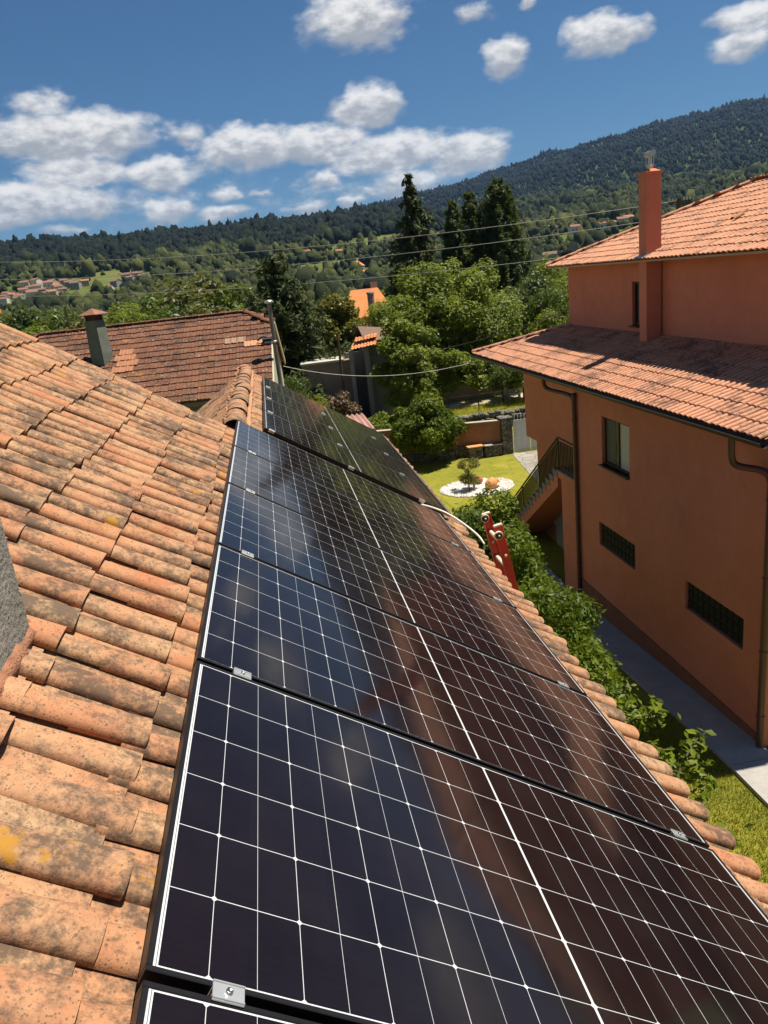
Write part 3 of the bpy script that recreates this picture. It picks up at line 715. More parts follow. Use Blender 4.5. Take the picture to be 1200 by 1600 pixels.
# --- roofs
def hip_roof(name, s0, s1, o0, o1, ze, slope, pitch, expo, m, parent, seed, inner=None, K=6, hc=0.037, ridge_m=None, gable=False):
    """hipped tile roof over a rectangle (or a skirt roof up to the inner rectangle)"""
    rg = np.random.default_rng(seed); T = TF(); S = MB()
    W = o1 - o0; Ls = s1 - s0
    ca = 1 / math.hypot(1, slope); sa = slope * ca
    sides = [  # origin eave corner, along, inward(horizontal), length, run
        (np.array([o0, s0]), np.array([0, 1.0]), np.array([1.0, 0]), Ls, W),
        (np.array([o0, s1]), np.array([1.0, 0]), np.array([0, -1.0]), W, Ls),
        (np.array([o1, s1]), np.array([0, -1.0]), np.array([-1.0, 0]), Ls, W),
        (np.array([o1, s0]), np.array([-1.0, 0]), np.array([0, 1.0]), W, Ls)]
    hipl = []
    for k, (c, al, inn, L, run) in enumerate(sides):
        if gable and k == 3: continue
        mr = min(run, L) / 2 if inner is None else inner
        O = np.array([HX + c[0], HY + c[1], ze]); U = np.array([al[0], al[1], 0.0]); I = np.array([inn[0], inn[1], 0.0])
        V = -(I * ca + np.array([0, 0, sa])); N = -I * sa + np.array([0, 0, ca])
        us = np.arange(pitch * 0.5, L, pitch); nv = int(mr / ca / expo) + 1
        vs = 0.06 - np.arange(nv) * expo
        def keep(u, v, L=L, mr=mr, k=k):
            d = -v * ca
            if gable and k == 0: return d < mr + 0.03 and u < L - d + 0.10
            return d < mr + 0.03 and d - 0.10 < u < L - d + 0.10
        barrel_field(T, (O + N * 0.03, U, V, N), us, vs, pitch, expo, rg, K=K, keep=keep, hc=hc, jit=(0.004, 0.007, 0.012, 0.002), th=0.011, zl=0.020, gap=0.68, cz=0.005)
        e0, e1 = O, O + U * L
        t0 = O + U * mr + I * mr + np.array([0, 0, mr * slope]); t1 = O + U * (L - mr) + I * mr + np.array([0, 0, mr * slope])
        if gable and k == 0: t0 = O + I * mr + np.array([0, 0, mr * slope])
        T.sheet([e0 + N * 0.022, e1 + N * 0.022, t1 + N * 0.022, t0 + N * 0.022])
        S.add([e0, e1, e1 + I * 0.55 + (0, 0, -0.02), e0 + I * 0.55 + (0, 0, -0.02)], [(0, 1, 2, 3)])
        if not (gable and k == 0): hipl.append((e0, t0))
    r = T.build(name, m, parent)
    for e, t in hipl: ridge_caps(e + np.array([0, 0, 0.06]), t + np.array([0, 0, 0.06]), 0.11, 0.085, 0.36, rg, 'hip_ridge', ridge_m or m, r, K=8)
    return r, S
SL_L = (ZUB - ZEL) / (OU + OVH)
lr, S = hip_roof('lower_roof', -0.45, SF, -OVH, DEPTH + 0.5, ZEL, SL_L, 0.176, 0.385, M_NTILE2, house, 21, inner=OU + OVH, gable=True)
S.build('soffit', M_GUT2, lr)
ur, S = hip_roof('upper_roof', 1.45, 14.35, OU - 0.5, UD + 0.5, ZUE, 0.375, 0.185, 0.385, M_NTILE, house, 22, ridge_m=M_NTILE)
S.build('soffit', M_SOFF, ur)
b = MB()
b.box(hp((1.45 + 14.35) / 2, OU - 0.5 + 0.03, ZUE - 0.022), (0.03, 12.9, 0.05)); b.box(hp(14.32, (OU + UD) / 2, ZUE - 0.022), (UD - OU + 0.94, 0.03, 0.05))
b.build('eave_board', M_SOFF, ur)
# gutter of the lower eave: a half-round trough with a rim
b = MB()
def gutter(b, s0, s1, o, z, r):
    pr = [(r * math.cos(a), r * math.sin(a)) for a in np.linspace(math.pi, 2 * math.pi, 9)]
    pi_ = [((r - .006) * math.cos(a), (r - .006) * math.sin(a)) for a in np.linspace(2 * math.pi, math.pi, 9)]
    poly = [hp(s0, o + x, z + y) for x, y in pr + pi_]
    b.prism(poly, (0, s1 - s0, 0))
    b.tube([hp(s0, o - r, z), hp(s1, o - r, z)], 0.010, 6)
gutter(b, -0.5, SF + 0.05, -OVH - 0.045, ZEL - 0.035, 0.085)
gt = b.build('gutter', M_GUT2, house)
b = MB(); b.box(hp((SF - 0.45) / 2, -OVH + 0.05, ZEL - 0.07), (0.03, SF + 0.4, 0.13)); b.build('fascia', M_GUT2, house)
# downpipes
def downpipe(pts, r=0.055):
    b = MB(); b.tube(smooth_path(pts, 5), r, 10); d = b.build('downpipe', M_GUT, house)
    for z in (-4.2, -5.6, -7.0, -8.3):
        b = MB(); b.lathe(np.array(pts[-1]) * (1, 1, 0) + (0, 0, z), [(r + 0.004, -0.025), (r + 0.012, -0.02), (r + 0.012, 0.02), (r + 0.004, 0.025)], 12); b.build('pipe_bracket', M_GUT, d)
downpipe([hp(9.25, -0.52, ZEL - 0.10), hp(9.25, -0.50, ZEL - 0.30), hp(9.12, -0.40, ZEL - 0.42), hp(8.5, -0.14, ZEL - 0.50), hp(8.25, -0.085, ZEL - 0.62), hp(8.22, -0.08, ZEL - 0.95), hp(8.22, -0.08, -9.45)], 0.06)
downpipe([hp(0.42, -0.52, ZEL - 0.10), hp(0.42, -0.50, ZEL - 0.48), hp(0.34, -0.42, ZEL - 0.60), hp(0.10, -0.16, ZEL - 0.66), hp(-0.02, -0.09, ZEL - 0.80), hp(-0.03, -0.08, ZEL - 1.2), hp(-0.03, -0.08, -9.0)], 0.06)
b = MB(); b.box(hp(9.1, RD - 0.05, -4.35), (0.11, 0.13, 1.35)); b.build('vent_duct', M_GUT, house)

# chimney on the eave, its pilaster below, steel cowl above
b = MB()
CS, CO = 7.86, 1.89
b.box(hp(CS, CO + 0.02, -0.4), (0.40, 0.38, 4.15)); b.box(hp(CS, CO + 0.02, 1.70), (0.47, 0.45, 0.05))
b.add([hp(CS + i * 0.19, CO + 0.02 + j * 0.2, 1.725) for i, j in ((-1, -1), (1, -1), (1, 1), (-1, 1))] + [hp(CS + i * 0.08, CO + 0.02 + j * 0.08, 1.80) for i, j in ((-1, -1), (1, -1), (1, 1), (-1, 1))],
      [(0, 1, 5, 4), (1, 2, 6, 5), (2, 3, 7, 6), (3, 0, 4, 7), (4, 5, 6, 7)])
cn = b.build('chimney', M_TERRA, house)
b = MB(); zc = 1.79; cc = hp(CS, CO + 0.02, 0)
b.lathe(cc + (0, 0, zc), [(0.075, 0), (0.075, 0.10), (0.085, 0.11)], 16)
for i, j in ((-1, -1), (1, -1), (1, 1), (-1, 1)): b.beam(cc + (i * 0.065, j * 0.065, zc + 0.05), cc + (i * 0.065, j * 0.065, zc + 0.30), 0.018, 0.018, (1, 0, 0))
b.lathe(cc + (0, 0, zc + 0.04), [(0.045, 0.0), (0.045, 0.24)], 12)
b.tube([cc + (0, -0.17, zc + 0.35), cc + (0, 0.17, zc + 0.35)], 0.065, 14)
b.box(cc + (0, -0.14, zc + 0.40), (0.15, 0.05, 0.02)); b.box(cc + (0, 0.14, zc + 0.40), (0.15, 0.05, 0.02))
b.build('chimney_cowl', M_GALV, cn)
b = MB(); b.box(hp(CS - 0.05, CO - 0.22, ZUE + 0.10), (0.16, 0.62, 0.012), (np.array([0.936, 0, 0.351]), (0, 1, 0), np.array([-0.351, 0, 0.936])))
b.build('chimney_flashing', M_GALV, cn)

# window: brown sliding frame, curtain behind the far leaf, slatted shutter behind the near leaf
def window(a0, a1, z0, z1, o):
    b = MB(); f = 0.06; d = o + 0.10
    cs, cz = (a0 + a1) / 2, (z0 + z1) / 2
    b.box(hp(cs, d, z1 - f / 2), (0.05, a1 - a0, f)); b.box(hp(cs, d, z0 + f / 2), (0.05, a1 - a0, f))
    b.box(hp(a0 + f / 2, d, cz), (0.05, f, z1 - z0 - 2 * f)); b.box(hp(a1 - f / 2, d, cz), (0.05, f, z1 - z0 - 2 * f))
    b.box(hp(cs, d - 0.003, cz), (0.05, 0.10, z1 - z0 - 2 * f))
    b.box(hp(cs, o - 0.02, z0 - 0.02), (0.18, a1 - a0 + 0.04, 0.04))
    w = b.build('window', M_BROWNF, house)
    return w, (cs, cz, d, f)
w, (cs, cz, d, f) = window(win[0], win[1], win[2], win[3], 0.0)
b = MB(); b.box(hp((cs + win[1]) / 2, d + 0.012, cz), (0.008, (win[1] - win[0]) / 2 - 0.10, win[3] - win[2] - 2 * f)); b.build('pane', M_DGLASS, w)
b = MB(); y0, y1 = win[0] + f, cs - 0.05
for k in range(26): 
    z = win[2] + f + (k + 0.5) * (win[3] - win[2] - 2 * f) / 26
    b.box(hp((y0 + y1) / 2, d + 0.02, z), (0.012, y1 - y0, 0.036))
b.build('roller_shutter', M_BLIND, w)
b = MB(); n = 15
for k in range(n):
    y = cs + 0.16 + (win[1] - f - cs - 0.16) * (k + .5) / n
    b.box(hp(y, d + 0.004 - 0.006 * (k % 2), cz), (0.004, (win[1] - f - cs - 0.16) / n * 0.98, win[3] - win[2] - 2 * f - 0.05))
b.build('curtain', plain('dim_grey_curtain', (0.10, 0.095, 0.085), 0.5, 0.1, 20.0), w)
w, (cs, cz, d, f) = window(slit[0], slit[1], slit[2], slit[3], OU)
b = MB(); b.box(hp(cs, d + 0.03, cz), (0.008, slit[1] - slit[0] - 0.1, slit[3] - slit[2] - 0.1)); b.build('pane', M_DGLASS, w)
b = MB(); b.box(hp(slit[0] + 0.09, d + 0.012, cz), (0.008, 0.09, slit[3] - slit[2] - 0.14)); b.build('curtain', M_CURT, w)
# glass-block windows
M_BLOCK = plain('smoky_glass_block', (0.012, 0.012, 0.013), 0.6, 0.35, 9.0, spec=0.15)
M_GROUT = plain('dark_block_grout', (0.045, 0.04, 0.036), 0.9, 0.2, 20.0)
for (a0, a1, z0, z1) in (g1, g2):
    b = MB(); b.box(hp((a0 + a1) / 2, 0.11, (z0 + z1) / 2), (0.06, a1 - a0, z1 - z0)); w = b.build('glass_block_window', M_GROUT, house)
    nx, nz = 10, 3; b = MB()
    for i in range(nx):
        for j in range(nz):
            pw, ph = (a1 - a0) / nx, (z1 - z0) / nz
            b.bevbox(hp(a0 + (i + .5) * pw, 0.075, z0 + (j + .5) * ph), (0.05, pw - 0.022, ph - 0.022), 0.016)
    b.build('pane', M_BLOCK, w)
# stairs in the recess: landing, granite steps, rendered flank and iron railing
LZ_, S0, S1 = -6.0, 9.85, 15.2
n = 16; dz = (9.62 + LZ_) / n; ds = (S1 - S0) / n
b = MB()
b.box(hp((SR + S0) / 2, RD / 2, LZ_ - 0.10), (RD - 0.004, S0 - SR - 0.004, 0.196))
b.box(hp(SR + 0.62, 0.11, (LZ_ - 0.2 - 10) / 2), (0.2, 1.22, 10 + LZ_ - 0.2))
poly = [hp(S0, 0.0, LZ_ - 0.02), hp(S1, 0.0, LZ_ - n * dz - 0.02), hp(S1, 0.0, LZ_ - n * dz - 0.42), hp(S0, 0.0, LZ_ - 0.50)]
b.prism(poly, (RD - 0.004, 0, 0))
st = b.build('staircase', M_TERRA, house)
b = MB()
b.box(hp((SR + S0) / 2, RD / 2 - 0.02, LZ_ + 0.022), (RD, S0 - SR - 0.004, 0.04))
for k in range(n): b.box(hp(S0 + (k + .5) * ds, RD / 2 - 0.015, LZ_ - k * dz - 0.10), (RD, ds + 0.03, 0.18))
b.build('step', M_STONEG, st)
b = MB(); o = 0.05; rh = 0.95
sl = -dz / ds
P = lambda s: hp(s, o, LZ_ + 0.04 + (0 if s <= S0 else (s - S0) * sl))
b.tube([P(SR + 0.05) + (0, 0, rh), P(S0) + (0, 0, rh)], 0.028, 8); b.tube([P(S0) + (0, 0, rh), P(S1) + (0, 0, rh)], 0.028, 8)
b.tube([P(SR + 0.05) + (0, 0, 0.10), P(S0) + (0, 0, 0.10)], 0.014, 6); b.tube([P(S0) + (0, 0, 0.10), P(S1) + (0, 0, 0.10)], 0.014, 6)
b.tube([P(SR + 0.05) + (0, 0, rh - .09), P(S0) + (0, 0, rh - .09)], 0.012, 6); b.tube([P(S0) + (0, 0, rh - .09), P(S1) + (0, 0, rh - .09)], 0.012, 6)
for s in np.arange(SR + 0.10, S1, 0.11): b.beam(P(s) + (0, 0, 0.10), P(s) + (0, 0, rh - .09), 0.026, 0.026, (1, 0, 0))
for s in (SR + 0.06, S0, S0 + 1.75, S0 + 3.5, S1): b.beam(P(s), P(s) + (0, 0, rh), 0.04, 0.04, (1, 0, 0))
b.build('railing', M_IRON, st)
b = MB(); b.bevbox(hp(12.7, RD - 0.03, -8.6), (0.05, 0.95, 2.1), 0.01); dr = b.build('cellar_door', M_GREYDOOR, house)
b = MB(); b.lathe(hp(12.35, RD - 0.08, -8.6), [(0.03, -0.03), (0.03, 0.03)], 10, ((0, 1, 0), (0, 0, 1), (1, 0, 0))); b.build('handle', M_GALV, dr)
# a dropped tile lying askew on the upper roof
LT = (6.4, 3.2); T = TF(); I = np.array([1.0, 0, 0]); ca = 1 / math.hypot(1, .375); sa = .375 * ca
T.add(tiles([(0, 0)], (hp(LT[0], LT[1], ZUE + .375 * (LT[1] - OU + .5) + 0.12), np.array([0.1, 0.99, 0.05]), -(I * ca + np.array([0, 0, sa])), -I * sa + np.array([0, 0, ca])), 0.45, arc(0.085, 0.06, 6), arc(0.07, 0.05, 6), 0.0, 0.0, np.random.default_rng(3), 0.015, (0, 0, 0.5, 0)))
T.build('loose_tile', M_TILE_W, ur)

# ---------------------------------------------------------------- terrain
#TERRAIN-BEGIN
S1 = [ (-0.284,0.0757),(-0.243,0.0751),(-0.202,0.0737),(-0.159,0.0735),(-0.108,0.0725),(-0.047,0.0735),(-0.008,0.0749),(0.031,0.0748),(0.070,0.0746),(0.110,0.0757),(0.150,0.0760),(0.181,0.0741),(0.227,0.0617),(0.290,0.0584),(0.396,0.0601),(0.468,0.0614),(0.601,0.0629),(0.771,0.0544) ]
S2 = [ (-0.068,0.0641),(0.087,0.0739),(0.182,0.0842),(0.214,0.0887),(0.245,0.0924),(0.285,0.0985),(0.323,0.1023),(0.361,0.1113),(0.397,0.1159),(0.433,0.1216),(0.468,0.1244),(0.502,0.1263),(0.535,0.1274),(0.567,0.1314),(0.598,0.1321),(0.712,0.1337),(0.856,0.1179) ]
def sm(a, b, x):
    t = np.clip((x - a) / (b - a), 0, 1); return t * t * (3 - 2 * t)
def wob(x, y, s, seed):
    """cheap smooth noise"""
    return (np.sin(x / s * 1.7 + seed) * np.cos(y / s * 1.3 + seed * 2.1) + 0.5 * np.sin(x / s * 3.9 + y / s * 2.2 + seed * 3.3) + 0.35 * np.cos(y / s * 6.1 - x / s * 4.7 + seed)) / 1.85
def zt(x, y):
    x = np.asarray(x, float); y = np.asarray(y, float)
    r = np.hypot(x, y); az = np.arctan2(x, y)
    near = -9.0 - 0.6 * np.clip((y - 11.0) / 8.5, 0, 1)
    terr = sm(44.5, 45.1, y) * sm(4.0, 7.5, x) + sm(36, 46, y) * (1 - sm(4.0, 7.5, x))
    near = near + 1.0 * terr
    a1 = np.interp(az, [p[0] for p in S1], [p[1] for p in S1]); a2 = np.interp(az, [p[0] for p in S2], [p[1] for p in S2])
    h1 = 1300 * np.tan(a1); h2 = 3200 * np.tan(a2)
    right = sm(0.16, 0.30, az)
    ks = [62.0, 120.0, 170.0, 300.0, 520.0, 800.0, 1300.0, 1700.0, 2300.0, 3200.0, 5000.0, 9000.0]
    z_ = [-8.6 + 0 * r, -13.0 + 0 * r, -15.5 + 0 * r, -12.5 + 0 * r, -2.0 + 4 * right, 0.34 * h1 * (1 - right) + 27 * right, h1, h1 * (0.84 + 0.42 * right), 0.60 * h2 + 0 * r, h2, h2 * 0.8, h2 * 0.5]
    z = near.copy()
    for i in range(len(ks) - 1):
        t = np.clip((r - ks[i]) / (ks[i + 1] - ks[i]), 0, 1)
        if i == 0: lo = near
        else: lo = z_[i]
        z = np.where(r > ks[i], lo * (1 - t) + z_[i + 1] * t, z)
    amp = np.clip((r - 250) / 2500, 0, 1) * 26 * (1 - sm(3000, 3300, r) * 0.3) * sm(250, 600, r)
    amp = amp * (1 - 0.85 * np.exp(-((r - 1300) / 130.0) ** 2))
    z = z + amp * wob(x, y, 260.0, 1.3) + np.clip((r - 1500) / 3000, 0, 1) * 16 * wob(x, y, 90.0, 4.2)
    return z
CLEAR = [(-11.5, 700, 75, 40), (-14.5, 622, 62, 50), (-8.4, 650, 34, 30), (-9.3, 760, 60, 26), (6.5, 640, 75, 30), (8.3, 760, 60, 26), (10.6, 800, 60, 22), (9.8, 560, 50, 22), (22.0, 640, 60, 26), (24.0, 560, 50, 22), (-15.2, 610, 60, 26), (3.0, 720, 40, 20), (18.3, 620, 40, 18), (13.2, 860, 60, 22), (28.0, 620, 60, 24)]
CLEAR = [(r_ * math.sin(math.radians(a)), r_ * math.cos(math.radians(a)), ra, rb) for a, r_, ra, rb in CLEAR]
def clearing(x, y):
    """0..1 where the woods are open fields"""
    x = np.asarray(x, float); y = np.asarray(y, float); m = np.zeros_like(x)
    for cx, cy, ra, rb in CLEAR:
        d = np.hypot((x - cx) / ra, (y - cy) / rb) + 0.25 * wob(x, y, 17.0, cx)
        m = np.maximum(m, 1 - sm(0.8, 1.05, d))
    return m
#TERRAIN-END
def ground_fn(nt, b):
    co = objco(nt); cl = attr(nt, 'field'); far = attr(nt, 'far')
    n1 = noise(nt, co, 0.35, 4.0, 0.6); n2 = noise(nt, co, 9.0, 4.0, 0.7); n3 = noise(nt, co, 45.0, 3.0, 0.7)
    g = ramp(nt, mth(nt, 'ADD', mth(nt, 'MULTIPLY', n1, 0.55), mth(nt, 'MULTIPLY', n2, 0.45)), [(0.32, (0.155, 0.165, 0.022)), (0.52, (0.27, 0.25, 0.032)), (0.72, (0.36, 0.30, 0.055))])
    n4 = noise(nt, co, 1.7, 5.0, 0.7)
    g = mixc(nt, ramp(nt, n4, [(0.46, 0.0), (0.66, 0.6)]), g, (0.115, 0.150, 0.018))
    g = mixc(nt, 0.55, g, mixc(nt, n3, (0.3, 0.3, 0.3), (1.15, 1.15, 1.1)), 'MULTIPLY')
    f1 = noise(nt, co, 0.02, 3.0, 0.6); f2 = noise(nt, co, 0.15, 3.0, 0.6)
    wood = ramp(nt, f2, [(0.3, (0.030, 0.048, 0.012)), (0.7, (0.062, 0.085, 0.020))])
    fld = ramp(nt, mth(nt, 'ADD', mth(nt, 'MULTIPLY', f1, 0.6), mth(nt, 'MULTIPLY', noise(nt, co, 0.09, 4.0, 0.7), 0.4)), [(0.38, (0.055, 0.078, 0.018)), (0.5, (0.100, 0.118, 0.026)), (0.62, (0.135, 0.115, 0.045))])
    far_c = mixc(nt, cl, wood, fld)
    set_in(nt, b, 'Base Color', mixc(nt, far, g, far_c))
    bump(nt, b, n3, 0.5, 0.03)
M_GROUND = mat('grassy_ground', ground_fn, rough=0.95, spec=0.1)
def build_ground():
    fine = np.radians(np.arange(-42, 62.01, 0.25)); rest = np.radians(np.arange(66, 314.1, 4.0))
    az = np.concatenate([fine, rest]); na = len(az)
    rr = np.concatenate([[0.0], np.arange(2, 70, 0.8), 70 * 1.035 ** np.arange(1, 150)]); rr = rr[rr < 9500]; nr = len(rr)
    A, Rr = np.meshgrid(az, rr); X = Rr * np.sin(A); Y = Rr * np.cos(A); Z = zt(X, Y)
    V = np.stack([X, Y, Z], -1).reshape(-1, 3)
    i, k = np.meshgrid(np.arange(nr - 1), np.arange(na), indexing='ij'); k2 = (k + 1) % na
    F = np.stack([i * na + k, i * na + k2, (i + 1) * na + k2, (i + 1) * na + k], -1).reshape(-1, 4)
    me = mesh_np('ground', V, F, {'field': clearing(V[:, 0], V[:, 1]), 'far': np.clip((np.hypot(V[:, 0], V[:, 1]) - 58) / 40, 0, 1)}, True)
    o = link_mesh('ground', me, M_GROUND); o['kind'] = 'structure'
build_ground()

# ---------------------------------------------------------------- garden surfaces
KG = 9.6 / 9.0
M_CONC = plain('concrete_path', (0.33, 0.31, 0.28), 0.9, 0.22, 2.2, bumpk=0.3)
b = MB()
yj = [7.0, 10.6, 13.6, 16.6, 19.6, 22.6]
for i in range(len(yj) - 1):
    y0, y1 = yj[i] + 0.008, yj[i + 1] - 0.008
    z0, z1 = float(zt(7.4, y0)), float(zt(7.4, y1))
    xl, xr = 6.99, 7.865
    b.prism([(xl, y0, z0 - 0.2), (xl, y1, z1 - 0.2), (xl, y1, z1 + 0.08), (xl, y0, z0 + 0.08)], (xr - xl, 0, 0))
b.prism([(6.99, 4.0, -9.2), (6.99, 6.99, -9.2), (6.99, 6.99, -8.92), (6.99, 4.0, -8.92)], (0.875, 0, 0))
o = b.build('path', M_CONC); o['kind'] = 'structure'
b = MB()   # paved yard before the gate
yard = [(11.85, 38.0), (12.2, 37.6), (15.5, 37.6), (15.5, 27.5), (10.9, 27.5), (11.05, 31.2), (11.2, 33.0)]
b.prism([(x, y, -9.64) for x, y in yard], (0, 0, 0.06))
def pave_fn(nt, b_):
    co = objco(nt); br = nd(nt, 'ShaderNodeTexVoronoi', {'Vector': co, 'Scale': 1.5}, feature='DISTANCE_TO_EDGE')
    cc = nd(nt, 'ShaderNodeTexVoronoi', {'Vector': co, 'Scale': 1.5})
    c = mixc(nt, ramp(nt, noise(nt, cc.outputs['Color'], 3.0), [(0.3, 0.0), (0.7, 1.0)]), (0.20, 0.175, 0.14), (0.33, 0.30, 0.25))
    c = mixc(nt, ramp(nt, br.outputs[0], [(0.01, 1.0), (0.04, 0.0)]), c, (0.10, 0.10, 0.05)); set_in(nt, b_, 'Base Color', c)
M_PAVE = mat('flagstone_paving', pave_fn, rough=0.9)
o = b.build('yard_paving', M_PAVE); o['kind'] = 'structure'
b = MB(); b.prism([(7.6, 47.9, -8.62), (40, 47.9, -8.62), (40, 49.9, -8.62), (7.6, 49.9, -8.62)], (0, 0, 0.05))
o = b.build('road', plain('sandy_road', (0.42, 0.35, 0.25), 0.95, 0.15, 1.2)); o['kind'] = 'structure'
# white gravel bed: disc sheet of pebbles
M_GRAV = plain('white_gravel', (0.60, 0.57, 0.52), 0.9, 0.22, 20.0)
gc = np.array([8.43, 32.45, -9.6]); grx, gry = 1.62, 1.35
rg = np.random.default_rng(5)
b = MB()
b.add([gc + (0, 0, 0.03)] + [gc + (grx * math.cos(a), gry * math.sin(a), 0.02) for a in np.linspace(0, 2 * math.pi, 40, endpoint=False)], [(0, i + 1, (i + 1) % 40 + 1) for i in range(40)])
for i in range(1500):
    a = rg.uniform(0, 2 * math.pi); q = math.sqrt(rg.uniform()); s = rg.uniform(0.02, 0.055)
    if rg.uniform() < 0.12: q = rg.uniform(0.96, 1.03); s = rg.uniform(0.06, 0.11)
    p = gc + (grx * q * math.cos(a), gry * q * math.sin(a), 0.03)
    h = [p + s * np.array(v) * rg.uniform(0.7, 1.1, 3) for v in ((1, 0, 0), (0, 1, 0), (-1, 0, 0), (0, -1, 0), (0, 0, 0.9))]
    b.add(h, [(0, 1, 4), (1, 2, 4), (2, 3, 4), (3, 0, 4)])
o = b.build('gravel', M_GRAV); tag(o, 'round bed of white gravel on the lawn under the small shrub', 'gravel', kind='stuff')
# amphora lying on the gravel, a small red pot and a wooden post
M_AMPH = plain('orange_terracotta', (0.56, 0.24, 0.085), 0.75, 0.15, 9.0)
am = thing('amphora', (8.95, 32.0, -9.58), 'orange terracotta amphora lying on its side on the white gravel bed', 'amphora')
ad = np.array([0.80, 0.55, 0.18]); ad /= np.linalg.norm(ad); ax1 = np.cross(ad, (0, 0, 1)); ax1 /= np.linalg.norm(ax1); ax2 = np.cross(ad, ax1)
b = MB(); b.lathe((8.78, 31.86, -9.42), [(0.02, -0.08), (0.12, -0.06), (0.21, 0.06), (0.26, 0.22), (0.25, 0.36), (0.18, 0.48), (0.10, 0.54), (0.09, 0.60), (0.13, 0.64), (0.10, 0.645), (0.07, 0.58)], 24, (ax1, ax2, ad)); b.build('body', M_AMPH, am)
for s in (-1, 1):
    b = MB(); c = np.array((8.78, 31.86, -9.42))
    b.tube(smooth_path([c + ad * 0.42 + ax1 * 0.2 * s, c + ad * 0.52 + ax1 * 0.25 * s, c + ad * 0.60 + ax1 * 0.20 * s, c + ad * 0.60 + ax1 * 0.10 * s]), 0.022, 8); b.build('handle', M_AMPH, am)
b = MB(); b.lathe((8.68, 33.0, -9.58), [(0.08, 0), (0.17, 0.08), (0.2, 0.18), (0.15, 0.28), (0.11, 0.31), (0.13, 0.34), (0.10, 0.34), (0.08, 0.28)], 20)
tag(b.build('clay_pot', plain('reddish_clay', (0.48, 0.16, 0.10), 0.8, 0.15, 9.0)), 'small reddish round clay pot behind the amphora on the gravel bed', 'pot')
b = MB(); b.beam((8.18, 32.0, -9.6), (8.20, 32.02, -8.95), 0.09, 0.09, (1, 0, 0)); b.bevbox((8.2, 32.02, -8.93), (0.13, 0.13, 0.05), 0.01)
tag(b.build('garden_post', plain('weathered_wood', (0.30, 0.24, 0.17), 0.9, 0.2, 10.0)), 'short weathered post with a small cap standing beside the amphora', 'post')

# ---------------------------------------------------------------- garden walls, gate, bench
def brick_fn(nt, b_):
    co = objco(nt); mp = nd(nt, 'ShaderNodeMapping', {0: co}); mp.inputs['Rotation'].default_value = (math.pi / 2, 0, 0)
    br = nd(nt, 'ShaderNodeTexBrick', {'Vector': mp.outputs[0], 'Color1': (0.30, 0.115, 0.045, 1), 'Color2': (0.37, 0.15, 0.06, 1), 'Mortar': (0.26, 0.16, 0.10, 1), 'Scale': 1.0, 'Mortar Size': 0.012, 'Brick Width': 0.24, 'Row Height': 0.075})
    n1 = noise(nt, co, 1.5, 4.0, 0.6)
    set_in(nt, b_, 'Base Color', mixc(nt, ramp(nt, n1, [(0.4, 0.0), (0.75, 0.5)]), br.outputs[0], (0.14, 0.06, 0.035)))
M_BRICK = mat('orange_brick', brick_fn, rough=0.9)
def rubble_fn(nt, b_):
    co = objco(nt); mp = nd(nt, 'ShaderNodeMapping', {0: co}); mp.inputs['Scale'].default_value = (3.2, 3.2, 5.0)
    e = nd(nt, 'ShaderNodeTexVoronoi', {'Vector': mp.outputs[0], 'Scale': 1.0}, feature='DISTANCE_TO_EDGE'); v = nd(nt, 'ShaderNodeTexVoronoi', {'Vector': mp.outputs[0], 'Scale': 1.0})
    c = ramp(nt, noise(nt, v.outputs['Color'], 2.0), [(0.3, (0.07, 0.065, 0.058)), (0.5, (0.16, 0.145, 0.125)), (0.7, (0.26, 0.24, 0.21))])
    c = mixc(nt, ramp(nt, noise(nt, co, 3.0, 5.0, 0.7), [(0.45, 0.0), (0.7, 0.8)]), c, (0.045, 0.042, 0.035))
    c = mixc(nt, ramp(nt, e.outputs[0], [(0.02, 1.0), (0.07, 0.0)]), c, (0.02, 0.018, 0.015)); set_in(nt, b_, 'Base Color', c)
    bump(nt, b_, e.outputs[0], 0.6, 0.08)
M_RUBBLE = mat('granite_rubble', rubble_fn, rough=0.95)
bw = thing('brick_wall', (9.0, 38.2, -9.6), 'orange brick garden wall on a stone footing at the back of the lawn', 'garden wall')
p0, p1 = np.array([5.0, 39.6]), np.array([11.35, 38.05])
def wall_seg(b, p0, p1, z0, z1, th):
    d = (p1 - p0) / np.linalg.norm(p1 - p0); n = np.array([-d[1], d[0]]) * th / 2
    b.prism([(*(p0 - n), z0), (*(p1 - n), z0), (*(p1 + n), z0), (*(p0 + n), z0)], (0, 0, z1 - z0))
b = MB(); wall_seg(b, p0, p1, -9.8, -8.95, 0.34); b.build('footing', M_RUBBLE, bw)
b = MB(); wall_seg(b, p0, p1, -8.95, -7.82, 0.24); b.build('wall', M_BRICK, bw)
b = MB(); wall_seg(b, p0 , p1, -7.82, -7.77, 0.34); b.build('coping', plain('pale_coping', (0.40, 0.33, 0.26), 0.9, 0.15, 6.0), bw)
b = MB(); b.bevbox((11.64, 38.0, -8.7), (0.58, 0.55, 2.0), 0.03); b.bevbox((11.62, 38.0, -7.67), (0.7, 0.7, 0.07), 0.01)
tag(b.build('gate_pillar', M_RUBBLE), 'dark rubble stone pillar between the brick wall and the white gate', 'pillar')
gt = thing('metal_gate', (12.9, 37.9, -9.6), 'pale grey sheet metal gate with a cresting of spikes and scrolls', 'gate')
M_GATE = plain('pale_gate_paint', (0.55, 0.56, 0.57), 0.5, 0.06, 3.0)
